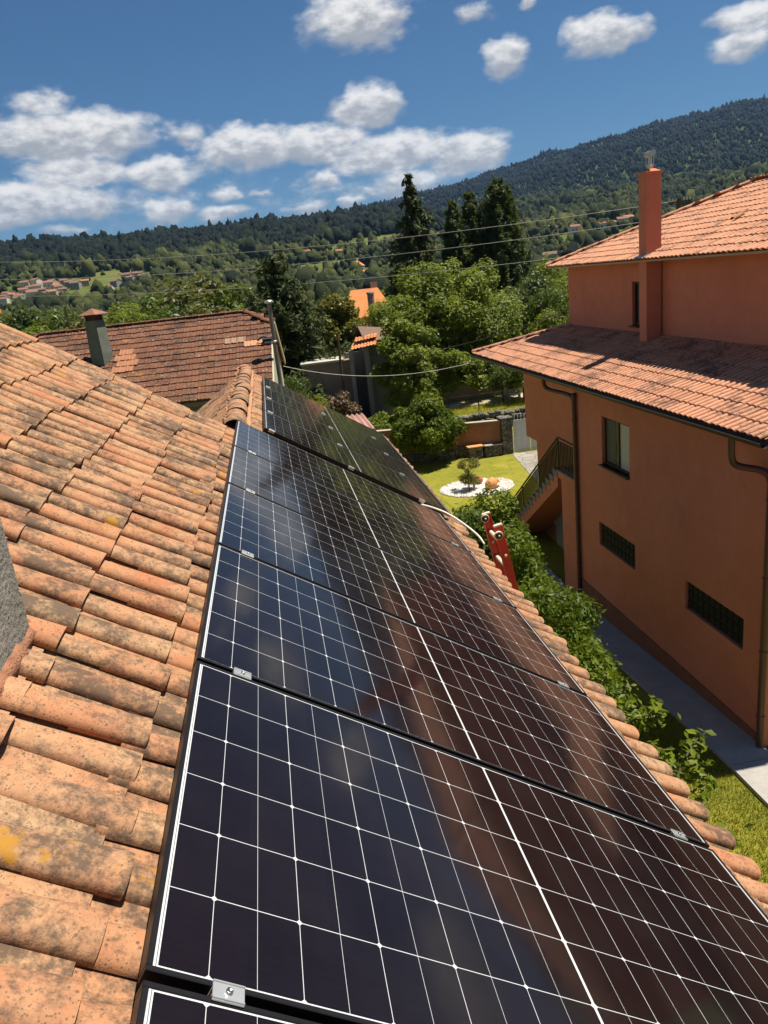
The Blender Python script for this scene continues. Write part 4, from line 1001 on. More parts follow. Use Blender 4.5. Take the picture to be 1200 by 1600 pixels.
for i, x in enumerate((12.46, 13.38)):
    b = MB(); b.box((x, 37.9, -8.72), (0.88, 0.035, 1.72))
    for k in range(3): b.box((x - 0.3 + 0.3 * k, 37.878, -8.72), (0.05, 0.02, 1.70))
    b.box((x, 37.876, -7.88), (0.88, 0.03, 0.06)); b.box((x, 37.876, -9.5), (0.88, 0.03, 0.06))
    lf = b.build('gate_leaf', M_GATE, gt)
    for k in range(5):
        xx = x - 0.36 + 0.18 * k; b = MB(); b.tube([(xx, 37.9, -7.86), (xx, 37.9, -7.70)], 0.012, 6); b.lathe((xx, 37.9, -7.70), [(0.012, 0), (0.03, 0.04), (0.002, 0.12)], 8); b.build('spike', M_GATE, lf)
    b = MB(); b.tube([(x + 0.27 + 0.13 * math.cos(a), 37.9, -7.70 + 0.13 * math.sin(a)) for a in np.linspace(0, 2 * math.pi, 17)], 0.012, 6)
    b.build('scroll', M_GATE, lf)
b = MB(); b.box((14.35, 37.6, -8.75), (0.95, 0.05, 1.6))
for k in range(14): b.box((14.35, 37.56, -9.5 + k * 0.112), (0.95, 0.04, 0.055), ((1, 0, 0), (0, 0.9, 0.44), (0, -0.44, 0.9)))
tag(b.build('louvred_shutter', M_GATE), 'white louvred metal panel beside the gate, half behind the terracotta house', 'shutter')
bn = thing('stone_bench', (10.2, 37.7, -9.6), 'garden bench with an orange slab seat against the brick wall', 'bench')
b = MB(); b.bevbox((9.85, 37.75, -8.93), (0.85, 0.45, 0.07), 0.01); b.build('seat', M_AMPH, bn)
b = MB(); b.bevbox((9.85, 37.8, -9.28), (0.7, 0.4, 0.64), 0.03); b.bevbox((10.85, 37.85, -9.3), (0.9, 0.32, 0.6), 0.03); b.build('base', M_RUBBLE, bn)
b = MB(); b.bevbox((10.85, 37.8, -8.98), (0.95, 0.36, 0.05), 0.01); b.build('shelf', plain('grey_slab', (0.3, 0.28, 0.25), 0.9, 0.15, 6.0), bn)
rw = MB(); rr2 = np.random.default_rng(11)
for i in range(200):   # rough retaining wall of individual stones
    x = 4.9 + (i % 50) * 0.33 + rr2.uniform(-.10, .10); k = i // 50; w_ = rr2.uniform(0.22, 0.46); h_ = rr2.uniform(0.2, 0.36)
    q = rr2.normal(0, 0.10); rw.bevbox((x, 44.55 + rr2.uniform(-.10, .08), -9.5 + k * 0.27 + rr2.uniform(-.06, .06)), (w_, 0.45, h_), 0.06, ((math.cos(q), 0, math.sin(q)), (0, 1, 0), (-math.sin(q), 0, math.cos(q))))
rw.box((13, 44.8, -9.2), (17.5, 0.5, 1.1))
tag(rw.build('retaining_wall', M_RUBBLE), 'dark dry-stone retaining wall holding up the grass strip below the road', 'retaining wall')
wf = thing('wire_fence', (12.5, 45.6, -8.6), 'thin wire fence of slim iron posts on the grass strip above the stone wall', 'fence')
M_RUST = plain('rusty_iron', (0.07, 0.045, 0.03), 0.7, 0.2, 10.0)
for x in (8.6, 10.4, 12.3, 14.2, 16.2):
    b = MB(); b.beam((x, 45.5, -8.7), (x + 0.03, 45.5, -7.2), 0.05, 0.05, (1, 0, 0)); b.build('post', M_RUST, wf)
b = MB()
for z in (-8.2, -7.85, -7.5): b.tube([(8.6, 45.5, z), (12.3, 45.5, z - 0.03), (16.2, 45.5, z)], 0.006, 4)
b.build('wire', M_RUST, wf)
M_BEIGE = plain('beige_masonry', (0.34, 0.28, 0.20), 0.9, 0.25, 2.0)
b = MB(); b.box((17.0, 50.5, -7.95), (13.0, 0.35, 1.3)); tag(b.build('roadside_wall', M_BEIGE), 'low beige wall along the far side of the sandy road', 'wall')
sb = thing('slatted_rack', (15.6, 48.6, -8.57), 'small white slatted stand by the road next to the terracotta house', 'rack')
for x in (15.2, 15.95):
    b = MB(); b.box((x, 48.6, -7.95), (0.07, 0.4, 1.25)); b.build('side', M_GATE, sb)
for k in range(4):
    b = MB(); b.box((15.575, 48.6, -8.3 + 0.29 * k), (0.68, 0.4, 0.09)); b.build('slat', M_GATE, sb)
for i, (x, y, w_) in enumerate([(11.4, 48.3, 0.9), (10.5, 48.8, 0.5)]):
    b = MB(); b.bevbox((x, y, -8.5), (w_, 0.5, 0.2), 0.04, (np.array([0.96, 0.2, 0.1]), np.array([-.2, .97, 0]), np.array([-.1, 0, .99])))
    tag(b.build('stone_slab', plain('pale_slab', (0.5, 0.46, 0.40), 0.9, 0.15, 4.0)), ['larger pale stone slab lying at the edge of the sandy road', 'smaller pale stone slab lying deeper in the shade of the walnut tree'][i], 'stone slab')

# corrugated shed roof below the far panels
sd = thing('garden_shed', (1.5, 22.6, -9.6), 'small shed with a faded red corrugated sheet roof showing past the far panels', 'shed')
b = MB(); b.box((1.45, 22.6, -7.2), (2.0, 2.2, 4.6)); b.build('wall', M_BEIGE, sd)
xs = np.linspace(0.2, 2.70, 110); ph = np.cos(xs / 0.155 * 2 * math.pi) * 0.028
V = []; 
for (y, dz) in ((21.3, -0.02), (24.0, 0.0)):
    for x, p in zip(xs, ph): V.append((x - 1.5, y - 22.6, -4.10 - (x - 2.7) * 0.03 + dz + p + 9.6))
V = np.array(V); n = len(xs); F = np.stack([np.arange(n - 1), np.arange(1, n), np.arange(n + 1, 2 * n), np.arange(n, 2 * n - 1)], 1)
o = link_mesh('roof', mesh_np('roof', V, F, smooth=True), plain('faded_red_sheet', (0.38, 0.20, 0.16), 0.6, 0.2, 1.5), sd)
md = o.modifiers.new('thickness', 'SOLIDIFY'); md.thickness = 0.004

# ---------------------------------------------------------------- house with the brown roof, green gable
BR = R_(-3.8)                                                   # turned a little clockwise
bx, by = np.array([math.cos(BR), math.sin(BR), 0]), np.array([-math.sin(BR), math.cos(BR), 0])
BO = np.array([-0.02, 21.9, 0.0])                               # right eave corner, plan
def bp(a, d, z): return BO + bx * a + by * d + np.array([0, 0, z])      # a to the right, d into depth
ZE2, RUN, RISE, DEP = -2.78, 4.45, 2.12, 8.9
WB = 8.4
bh = thing('brown_roofed_house', tuple(bp(-4, 4, -9.6)), 'house with a brown flat-tile roof, pale green gable wall and green chimney', 'house')
M_BTILE = tile_mat('brown_flat_tile', [(0.135, 0.050, 0.026), (0.180, 0.073, 0.038), (0.235, 0.110, 0.062)], spots=0.45, fine=9.0, grey=(0.04, 0.025, 0.018), white=0.6, yellow=0.1)
M_GREEN = plain('pale_green_render', (0.36, 0.40, 0.30), 0.9, 0.1, 2.0)
M_DGREEN = plain('dull_green_render', (0.14, 0.16, 0.125), 0.9, 0.25, 4.0, bumpk=0.3)
sl = RISE / RUN; ca = 1 / math.hypot(1, sl); sa = sl * ca
HR = 0.85                                                       # small hip at the ridge ends (length along the slope top)
T = TF(); rg = np.random.default_rng(31)
prx = np.array([-0.115, -0.105, -0.085, -0.07, -0.02, 0.0, 0.02, 0.07, 0.105]); prz = np.array([0.0, 0.018, 0.018, 0.002, 0.0, 0.010, 0.0, 0.0, 0.004])
prx = prx + 0.005
def flat_slope(O, U, I, Lw, keep):
    V = -(I * ca + np.array([0, 0, sa])); N = -I * sa + np.array([0, 0, ca])
    us = np.arange(0.11, Lw, 0.215); vs = 0.03 - np.arange(int(RUN / ca / 0.335) + 1) * 0.335
    uu, vv = np.meshgrid(us, vs); pos = np.stack([uu.ravel(), vv.ravel()], 1)
    pos = pos[[keep(p[0], -p[1] * ca) for p in pos]]
    T.add(tiles(pos, (O + N * 0.02, U, V, N), 0.40, (prx, prz), (prx, prz), 0.034, 0.0, rg, 0.026, (0.003, 0.008, 0.010, 0.004)))
kp = lambda u, d: d < RUN + 0.02 and (d < RUN - HR or (u > (d - RUN + HR) and u < WB - (d - RUN + HR)))
flat_slope(bp(-WB, 0, ZE2), bx, by, WB, kp)
flat_slope(bp(0, DEP, ZE2), -bx, -by, WB, kp)
z1 = ZE2 + (RUN - HR) * sl; zr2 = ZE2 + RISE
for q in ([bp(-WB, 0, ZE2), bp(0, 0, ZE2), bp(0, RUN - HR, z1), bp(-WB, RUN - HR, z1)], [bp(-WB, RUN - HR, z1), bp(0, RUN - HR, z1), bp(-HR, RUN, zr2), bp(-WB + HR, RUN, zr2)],
          [bp(0, DEP, ZE2), bp(-WB, DEP, ZE2), bp(-WB, DEP - RUN + HR, z1), bp(0, DEP - RUN + HR, z1)], [bp(0, DEP - RUN + HR, z1), bp(-WB, DEP - RUN + HR, z1), bp(-WB + HR, RUN, zr2), bp(-HR, RUN, zr2)]):
    T.sheet([p + np.array([0, 0, 0.008]) for p in q])
# hip triangles
for s, a in ((1, 0.0), (-1, -WB)):
    p = [bp(a, RUN - HR, z1), bp(a, DEP - RUN + HR, z1), bp(a - s * HR, RUN, zr2)]
    I = -bx * s; L = 2 * HR; O = p[0] if s > 0 else p[1]; U = by * s
    V = -(I * ca + np.array([0, 0, sa])); N = -I * sa + np.array([0, 0, ca])
    pos = [(u, -d / ca) for d in (0.0, 0.30, 0.60) for u in np.arange(0.1, L, 0.215) if d - 0.05 < u < L - d + 0.05]
    T.add(tiles(pos, (O + N * 0.02, U, V, N), 0.36, (prx, prz), (prx, prz), 0.02, 0.0, rg, 0.016, (0.003, 0.006, 0.008, 0.003)))
roof2 = T.build('roof', M_BTILE, bh, smooth=False)
ridge_caps(bp(-WB + HR, RUN, zr2 + .03), bp(-HR, RUN, zr2 + .03), 0.10, 0.07, 0.4, rg, 'ridge', M_BTILE, roof2, K=6)
for a, c in ((0, -HR), (-WB, -WB + HR)):
    for d in (RUN - HR, DEP - RUN + HR): ridge_caps(bp(a, d, z1 + .04), bp(c, RUN, zr2 + .04), 0.10, 0.07, 0.35, rg, 'hip_ridge', M_BTILE, roof2, K=6)
b = MB()
wl = [bp(-0.12, 0.35, -10), bp(-0.12, DEP - 0.35, -10), bp(-0.12, DEP - 0.35, ZE2 + 0.1), bp(-0.12, RUN + HR, z1 - 0.06), bp(-0.12, RUN - HR, z1 - 0.06), bp(-0.12, 0.35, ZE2 + 0.1)]
b.prism(wl, -bx * (WB - 0.24)); b.build('wall', M_GREEN, bh)
b = MB(); b.box(bp(-WB / 2, 0.30, -6.4), (WB - 0.3, 0.06, 7.0), (bx, by, (0, 0, 1))); b.build('front_wall', plain('grey_render', (0.13, 0.125, 0.12), 0.9, 0.2, 2.0), bh)
b = MB(); b.beam(bp(0.01, RUN + HR - 0.1, z1 + 0.02), bp(0.01, DEP + 0.06, ZE2 - 0.03), 0.05, 0.20, (0, 0, 1)); b.beam(bp(0.01, RUN - HR + 0.1, z1 + 0.02), bp(0.01, 0.0, ZE2 - 0.02), 0.05, 0.10, (0, 0, 1))
b.build('bargeboard', plain('cream_board', (0.46, 0.38, 0.26), 0.8, 0.1, 3.0), bh)
b = MB(); b.beam(bp(-WB + 0.05, 0.05, ZE2 - 0.10), bp(-0.05, 0.05, ZE2 - 0.10), 0.10, 0.12); b.build('eave_board', plain('brown_eave', (0.22, 0.15, 0.10), 0.8, 0.1, 3.0), bh)
for (a, d, tone) in ((-0.75, 2.35, 0), (-1.35, 2.62, 1)):           # replaced tiles, paler
    O = bp(a, d, ZE2 + d * sl); V = -(by * ca + np.array([0, 0, sa])); N = -by * sa + np.array([0, 0, ca])
    T2 = TF(); T2.add(tiles([(k * 0.215, 0) for k in range(4 if tone == 0 else 3)], (O + N * 0.05, bx, V, N), 0.36, (prx, prz), (prx, prz), 0.02, 0.0, rg, 0.012, (0, 0, 0, 0)))
    T2.build('replaced_tiles', plain('new_clay_tile' + str(tone), (0.40, 0.20, 0.10) if tone == 0 else (0.27, 0.16, 0.105), 0.85, 0.1, 8.0), roof2)
O = bp(-4.72, 1.75, ZE2 + 1.75 * sl); V = -(by * ca + np.array([0, 0, sa])); N = -by * sa + np.array([0, 0, ca])
T2 = TF(); T2.add(tiles([(k * 0.215 + 0.1 * (j % 2), -j * 0.335) for j in range(4) for k in range(3 if j < 3 else 2)], (O + N * 0.05, bx, V, N), 0.36, (prx, prz), (prx, prz), 0.02, 0.0, rg, 0.012, (0.004, 0.01, 0.01, 0.003)))
T2.build('relaid_tiles', plain('relaid_orange_tile', (0.29, 0.125, 0.06), 0.85, 0.25, 8.0), roof2)
# green chimney with a rusty tin hat
cb = bp(-5.18, 2.45, 0); zb = ZE2 + 2.35 * sl
b = MB(); ang = R_(-28); cx_ = np.array([math.cos(ang), math.sin(ang), 0]); cy_ = np.array([-math.sin(ang), math.cos(ang), 0])
def ring(z, hw, hd): return [cb + cx_ * i * hw + cy_ * j * hd + np.array([0, 0, z]) for i, j in ((-1, -1), (1, -1), (1, 1), (-1, 1))]
rs = [ring(zb - 0.4, 0.20, 0.20), ring(zb + 0.35, 0.23, 0.23), ring(zb + 1.0, 0.21, 0.21), ring(zb + 1.32, 0.19, 0.19)]
vs = [p for r in rs for p in r]; fs = [(i * 4 + k, i * 4 + (k + 1) % 4, i * 4 + 4 + (k + 1) % 4, i * 4 + 4 + k) for i in range(3) for k in range(4)] + [(12, 13, 14, 15)]
b.add(vs, fs); gch = b.build('chimney', M_DGREEN, bh)
b = MB(); 
for i, j in ((-1, -1), (1, -1), (1, 1), (-1, 1)): b.beam(cb + cx_ * i * .16 + cy_ * j * .16 + (0, 0, zb + 1.3), cb + cx_ * i * .16 + cy_ * j * .16 + (0, 0, zb + 1.50), 0.05, 0.05, (1, 0, 0))
b.box(cb + (0, 0, zb + 1.42), (0.30, 0.30, 0.2), (cx_, cy_, (0, 0, 1)))
b.build('chimney_vent', plain('sooty_brick', (0.07, 0.04, 0.035), 0.9, 0.2, 8.0), gch)
b = MB(); tp = cb + np.array([0, 0, zb + 1.68]); ev = ring(zb + 1.50, 0.32, 0.32)
b.add(ev + [tp] + [p - np.array([0, 0, 0.02]) for p in ev], [(0, 1, 4), (1, 2, 4), (2, 3, 4), (3, 0, 4), (0, 5, 6, 1), (1, 6, 7, 2), (2, 7, 8, 3), (3, 8, 5, 0), (5, 8, 7, 6)])
b.build('chimney_hat', plain('rusty_tin', (0.26, 0.115, 0.07), 0.6, 0.3, 5.0, metal=0.3), gch)
# stove flue strapped to the gable
fl = thing('stove_flue', tuple(bp(0.16, 1.5, -9.6)), 'tall galvanised stove pipe with a flat cap rising along the pale green gable', 'flue pipe')
fb = bp(0.14, 1.55, 0)
b = MB(); b.tube([fb + (0.0, 0, -9.0), fb + (0, 0, 0.02 - 0.42)], 0.065, 12); b.build('pipe', plain('dull_zinc', (0.20, 0.18, 0.16), 0.5, 0.25, 4.0, metal=0.5), fl)
b = MB(); b.lathe(fb + (0, 0, -0.42), [(0.07, 0.02), (0.16, 0.05), (0.10, 0.11), (0.001, 0.13)], 18); b.build('cap', M_GALV, fl)
b = MB()
for z in (-1.5, -2.9, -4.4): b.lathe(fb + (0, 0, z), [(0.068, -0.03), (0.085, -0.03), (0.085, 0.03), (0.068, 0.03)], 12); b.beam(fb + (0, 0, z), fb - bx * 0.3 + (0, 0, z), 0.03, 0.03)
b.build('bracket', M_GALV, fl)
b = MB(); q = bp(-0.12, 2.4, ZE2 + 2.4 * sl + 0.16)
b.bevbox(q, (0.30, 0.22, 0.12), 0.03, (bx, by, (0, 0, 1))); b.tube(smooth_path([q - bx * 0.3, q - bx * 0.12 + (0, 0, 0.10), q + bx * 0.1 + (0, 0, 0.05), q + bx * 0.26 + (0, 0, .12)]), 0.03, 6)
tag(b.build('cable_box', M_RUBBER), 'small black cable box at the roof edge beside the stove pipe', 'cable box')

# ---------------------------------------------------------------- buildings beyond the garden
def simple_house(name, w, d, h, rise, wall_m, roof_m, hip=0.0, windows=0, pitch_det=True):
    """small house in local coordinates, base at the origin: wall box, roof with overhang, ridge along local X"""
    root = bpy.data.objects.new(name, None); COL.objects.link(root); root.empty_display_size = 0.3
    b = MB(); b.prism([(-w / 2, -d / 2, -1.5), (-w / 2, d / 2, -1.5), (-w / 2, d / 2, h), (-w / 2, 0, h + rise * (0.93 if hip == 0 else 0.02)), (-w / 2, -d / 2, h)], (w, 0, 0)); b.build('wall', wall_m, root)
    o = 0.35; b = MB(); sl = rise / (d / 2); E = -o * sl
    P = [(-w / 2 - o, -d / 2 - o, h + E), (w / 2 + o, -d / 2 - o, h + E), (w / 2 + o, d / 2 + o, h + E), (-w / 2 - o, d / 2 + o, h + E), (-w / 2 - o + hip, 0, h + rise + .05), (w / 2 + o - hip, 0, h + rise + .05)]
    for f in ((0, 1, 5, 4), (2, 3, 4, 5), (3, 0, 4), (1, 2, 5)):
        if hip == 0 and len(f) == 3: continue
        b.add([P[i] for i in f], [tuple(range(len(f)))])
    r = b.build('roof', roof_m, root)
    md = r.modifiers.new('thickness', 'SOLIDIFY'); md.thickness = 0.16; md.offset = -1
    b = MB(); b.box((w * 0.22, d * 0.12, h + rise + 0.1), (0.6, 0.5, 1.2)); b.build('chimney', wall_m, r)
    for k in range(windows):
        b = MB(); b.box((-w / 2 + w * (k + 0.5) / windows, -d / 2 - 0.02, h * 0.55), (0.9, 0.05, 1.2)); b.build('window', M_DGLASS, root)
    return root
def roofsheet(name, c, rows=3.0):
    def fn(nt, b):
        co = objco(nt); w = nd(nt, 'ShaderNodeTexWave', {'Vector': co, 'Scale': rows, 'Distortion': 0.6, 'Detail': 2.0}, bands_direction='Y')
        n1 = noise(nt, co, 0.7, 4.0, 0.65); w2 = nd(nt, 'ShaderNodeTexWave', {'Vector': co, 'Scale': rows * 1.6, 'Distortion': 0.3}, bands_direction='X')
        f = mth(nt, 'ADD', mth(nt, 'MULTIPLY', n1, 0.7), mth(nt, 'ADD', mth(nt, 'MULTIPLY', w.outputs[1], 0.15), mth(nt, 'MULTIPLY', w2.outputs[1], 0.15)))
        set_in(nt, b, 'Base Color', ramp(nt, f, [(0.25, [x * 0.65 for x in c]), (0.75, [x * 1.15 for x in c])]))
    return mat(name, fn, rough=0.9, spec=0.2)
M_ROOF_O = roofsheet('bright_orange_tiles', (0.56, 0.21, 0.075)); M_ROOF_R = roofsheet('red_roof', (0.25, 0.115, 0.08)); M_ROOF_B = roofsheet('brown_roof', (0.18, 0.115, 0.085)); M_ROOF_D = roofsheet('dull_orange_roof', (0.34, 0.155, 0.085))
M_W1 = plain('whitewash', (0.58, 0.54, 0.48), 0.9, 0.1, 1.0); M_W2 = plain('grey_stone_wall', (0.26, 0.24, 0.21), 0.9, 0.25, 1.0); M_W3 = plain('ochre_wall', (0.42, 0.33, 0.22), 0.9, 0.15, 1.0)

oh = simple_house('orange_roofed_house', 4.4, 6.4, 7.2, 2.1, M_W3, M_ROOF_O, hip=1.3)
oh.location = (9.6, 73.0, -10.4); oh.rotation_euler = (0, 0, R_(-6)); tag(oh, 'house with a bright orange tile roof half hidden behind the walnut tree', 'house')
b = MB(); b.tube([(9.62, 69.2, -4.5), (9.60, 69.2, -1.35)], [0.30, 0.30], 10); b.lathe((9.6, 69.2, -1.35), [(0.36, 0), (0.36, 0.16), (0.2, 0.17)], 12)
tag(b.build('chimney_stack', plain('grey_stack', (0.15, 0.14, 0.15), 0.8, 0.2, 4.0)), 'round grey chimney stack in front of the bright orange roof', 'chimney stack')
o2 = simple_house('orange_roofed_house', 6.0, 6.0, 5.0, 1.6, M_W2, M_ROOF_O, hip=1.0); o2.location = (11.8, 66.0, -9.8); tag(o2, 'house whose orange roof shows only in patches through the walnut crown', 'house')
o3 = simple_house('orange_roofed_house', 5.0, 5.0, 4.0, 1.4, M_W3, M_ROOF_R, hip=0); o3.location = (2.4, 62.0, -8.9); tag(o3, 'small house with a faded red roof peeping out left of the yellow-green tree', 'house')
ru = thing('old_stone_house', (7.3, 50.5, -8.6), 'old grey stone house with an orange lean-to roof and dark open porch', 'house')
b = MB(); b.prism([(6.1, 48.4, -8.9), (7.7, 48.4, -8.9), (7.7, 48.4, -4.0), (6.1, 48.4, -3.75)], (0, 5.0, 0)); b.box((5.5, 50.5, -6.7), (1.2, 0.3, 4.4)); b.build('wall', M_W2, ru)
b = MB(); b.prism([(5.95, 48.0, -3.72), (7.9, 48.0, -4.03), (7.9, 48.0, -3.91), (5.95, 48.0, -3.60)], (0, 2.6, 0.7)); b.prism([(5.95, 53.6, -3.72), (7.9, 53.6, -4.03), (7.9, 53.6, -3.91), (5.95, 53.6, -3.60)], (0, -2.95, 0.7)); b.build('roof', M_ROOF_B, ru)
rg = np.random.default_rng(41)
T = TF()
sl_ = 0.24; ca = 1 / math.hypot(1, sl_); sa = sl_ * ca; I = np.array([0.25, 0.97, 0.0]); I /= np.linalg.norm(I); U = np.array([I[1], -I[0], 0.12]); U /= np.linalg.norm(U)
for O, L, nv in ((np.array([4.95, 47.5, -4.12]), 1.6, 3), (np.array([5.30, 48.15, -3.72]), 1.5, 2)):
    barrel_field(T, (O, U, -(I * ca + np.array([0, 0, sa])), np.cross(U, I)), np.arange(0.1, L, 0.2), -np.arange(nv) * 0.38, 0.2, 0.38, rg, K=5)
T.build('lean_to_roof', plain('fresh_orange_tile', (0.55, 0.21, 0.08), 0.85, 0.15, 6.0), ru)
b = MB(); b.beam((5.0, 47.7, -8.8), (5.0, 47.7, -4.15), 0.25, 0.25, (1, 0, 0)); b.beam((6.0, 47.9, -8.8), (6.0, 47.9, -3.9), 0.3, 0.3, (1, 0, 0)); b.build('porch_post', M_W2, ru)
b = MB(); b.tube([(4.28, 47.6, -8.6), (4.3, 47.6, -3.0)], [0.09, 0.07], 8); tag(b.build('wooden_pole', M_RUST), 'short brown wooden pole standing left of the orange lean-to roof', 'pole')
tk = thing('terrace_block', (3.4, 49.5, -8.6), 'brown masonry terrace with a pale concrete slab on top, above dry brush', 'terrace')
b = MB(); b.box((3.55, 49.6, -6.9), (3.3, 2.6, 4.3)); b.build('wall', plain('brown_masonry', (0.27, 0.20, 0.15), 0.95, 0.3, 1.5, bumpk=0.4), tk)
b = MB(); b.box((3.2, 49.3, -4.72), (2.7, 2.4, 0.12)); b.build('slab', plain('pale_concrete', (0.46, 0.42, 0.36), 0.9, 0.15, 2.0), tk)

# the villages: every house its own, wall and roof
vp = []
for nm, m1, m2 in (('red', M_W1, M_ROOF_R), ('brown', M_W2, M_ROOF_B), ('orange', M_W3, M_ROOF_D)):
    h = simple_house('village_house', 9, 8, 6.4, 1.7, m1, m2, windows=3); vp.append([h, False])
vrng = np.random.default_rng(17)
VIL = [(-174.3,599.1),(-174.0,578.4),(-170.3,614.8),(-164.4,577.0),(-157.9,589.2),(-164.2,631.0),(-145.3,571.8),(-154.4,604.6),(-143.4,586.7),(-146.6,618.9),(-157.9,640.8),(-184.2,673.3),(-139.5,602.0),(-141.8,636.4),(-176.7,679.4),(-181,610),(-150,655),(-135,625),
       (-105.3,621.1),(-106.3,596.6),(-97.1,669.0),(-86.5,638.2),(-96.5,636.7)]
VIR = [(181.4,764.8),(246.2,700.0),(243.4,634.9),(253.6,611.5),(276.5,614.7),(264.2,602.6),(288.4,620.2),(144.7,740.0),(175.9,712.6),(159.2,418.8),(300,625),(312,640)]
VIM = [(6.5,714.0),(45.6,712.5),(72.7,694.2)]
LAB = {'l': ['whitewashed red-roofed house in the cluster on the left hillside', 'grey brown-roofed house in the cluster on the left hillside', 'white orange-roofed house in the cluster on the left hillside'],
       'r': ['small red-roofed house among the fields under the mountain', 'small grey brown-roofed house among the fields under the mountain', 'small orange-roofed house among the fields under the mountain'],
       'm': ['lone red-roofed house at the foot of the wooded ridge', 'lone grey ruin-like house at the foot of the wooded ridge', 'lone orange-roofed house at the foot of the wooded ridge']}
GRP = {'l': 'houses of the left hillside village', 'r': 'houses under the mountain', 'm': 'scattered houses under the ridge'}
def place_village(pts, key, s0):
    for (x, y) in pts:
        k = int(vrng.choice([0, 1, 2], p=[0.45, 0.3, 0.25])); src, used = vp[k]
        o = src if not used else copy_tree(src); vp[k][1] = True
        s = s0 * vrng.uniform(0.75, 1.15); o.scale = (s, s, s); o.location = (x, y, float(zt(x, y)) - 0.3); o.rotation_euler = (0, 0, vrng.uniform(-0.6, 0.6))
        tag(o, LAB[key][k], 'house', GRP[key] + ', ' + ('red roofs', 'brown roofs', 'orange roofs')[k])
place_village(VIL + [(-166,585),(-160,600),(-151,590),(-139,590),(-172,640),(-178,595),(-149,628),(-131,640),(-160,660),(-101,650),(-91,655)], 'l', 0.72); place_village(VIR, 'r', 0.9); place_village(VIM, 'm', 0.8)
gh = simple_house('farmhouse', 9.5, 8.5, 5.4, 3.2, plain('bluish_grey_wall', (0.22, 0.24, 0.27), 0.9, 0.1, 1.0), M_ROOF_O, windows=2)
gh.location = (69.4, 549.6, float(zt(69.4, 549.6))); gh.rotation_euler = (0, 0, R_(70)); tag(gh, 'grey gabled farmhouse with an orange roof in the valley left of the tall spruce', 'house')
ga = simple_house('farm_annexe', 9, 5, 2.8, 1.4, M_W1, M_ROOF_O, windows=2); ga.location = (73.5, 533.0, float(zt(73.4, 533))); tag(ga, 'low white annexe with an orange roof just below the grey gabled farmhouse', 'house')

# ---------------------------------------------------------------- plants
def rot_basis(nrm, rng):
    n = nrm / np.linalg.norm(nrm, axis=1, keepdims=True)
    r = rng.normal(size=n.shape); t = r - n * (r * n).sum(1, keepdims=True); t /= np.linalg.norm(t, axis=1, keepdims=True)
    return n, t, np.cross(n, t)
def leaves(pos, nrm, size, rng, elong=1.9, fold=0.25, var=0.3, rnd=None):
    n, t, s = rot_basis(nrm, rng); m = len(pos)
    L = size * (1 + rng.normal(0, var, m)).clip(0.4, 2)[:, None]; w = L / elong
    P = np.stack([pos - t * L * 0.5, pos - s * w * 0.5 + n * fold * w * 0.5 - t * L * 0.05, pos + t * L * 0.5, pos + s * w * 0.5 + n * fold * w * 0.5 - t * L * 0.05], 1)
    F = np.arange(4 * m).reshape(-1, 4)
    r = np.clip(rng.normal(0.5, 0.2, m) if rnd is None else rnd + rng.normal(0, 0.13, m), 0, 1)
    return P.reshape(-1, 3), F, np.repeat(r, 4)
def cloud(clumps, n, rng, flat=0.85, surf=0.55, up=0.35):
    c = np.array([q[:3] for q in clumps], float); r = np.array([q[3] for q in clumps], float)
    k = rng.choice(len(c), n, p=r ** 2 / (r ** 2).sum()); d = rng.normal(size=(n, 3)); d /= np.linalg.norm(d, axis=1, keepdims=True)
    rad = r[k] * (surf + (1 - surf) * rng.uniform(size=n) ** 0.6) * (1 + rng.normal(0, 0.10, n))
    pos = c[k] + d * rad[:, None] * np.array([1, 1, flat])
    nrm = d * 0.8 + rng.normal(0, 0.55, (n, 3)) + np.array([0, 0, up])
    tone = rng.normal(0.5, 0.16, len(c))[k]
    return pos, nrm, tone
def crown_clumps(c, rad, n, rng, rmin, rmax, shell=0.6, low=-0.75):
    out = []
    while len(out) < n:
        d = rng.normal(size=3); d /= np.linalg.norm(d)
        if d[2] < low: continue
        q = shell + (1 - shell) * rng.uniform()
        out.append((c[0] + d[0] * rad[0] * q, c[1] + d[1] * rad[1] * q, c[2] + d[2] * rad[2] * q, rng.uniform(rmin, rmax)))
    return out
M_BARK = plain('tree_bark', (0.085, 0.065, 0.05), 0.95, 0.3, 9.0, bumpk=0.6); M_BARK_D = plain('dark_bark', (0.05, 0.038, 0.03), 0.95, 0.3, 9.0, bumpk=0.5)
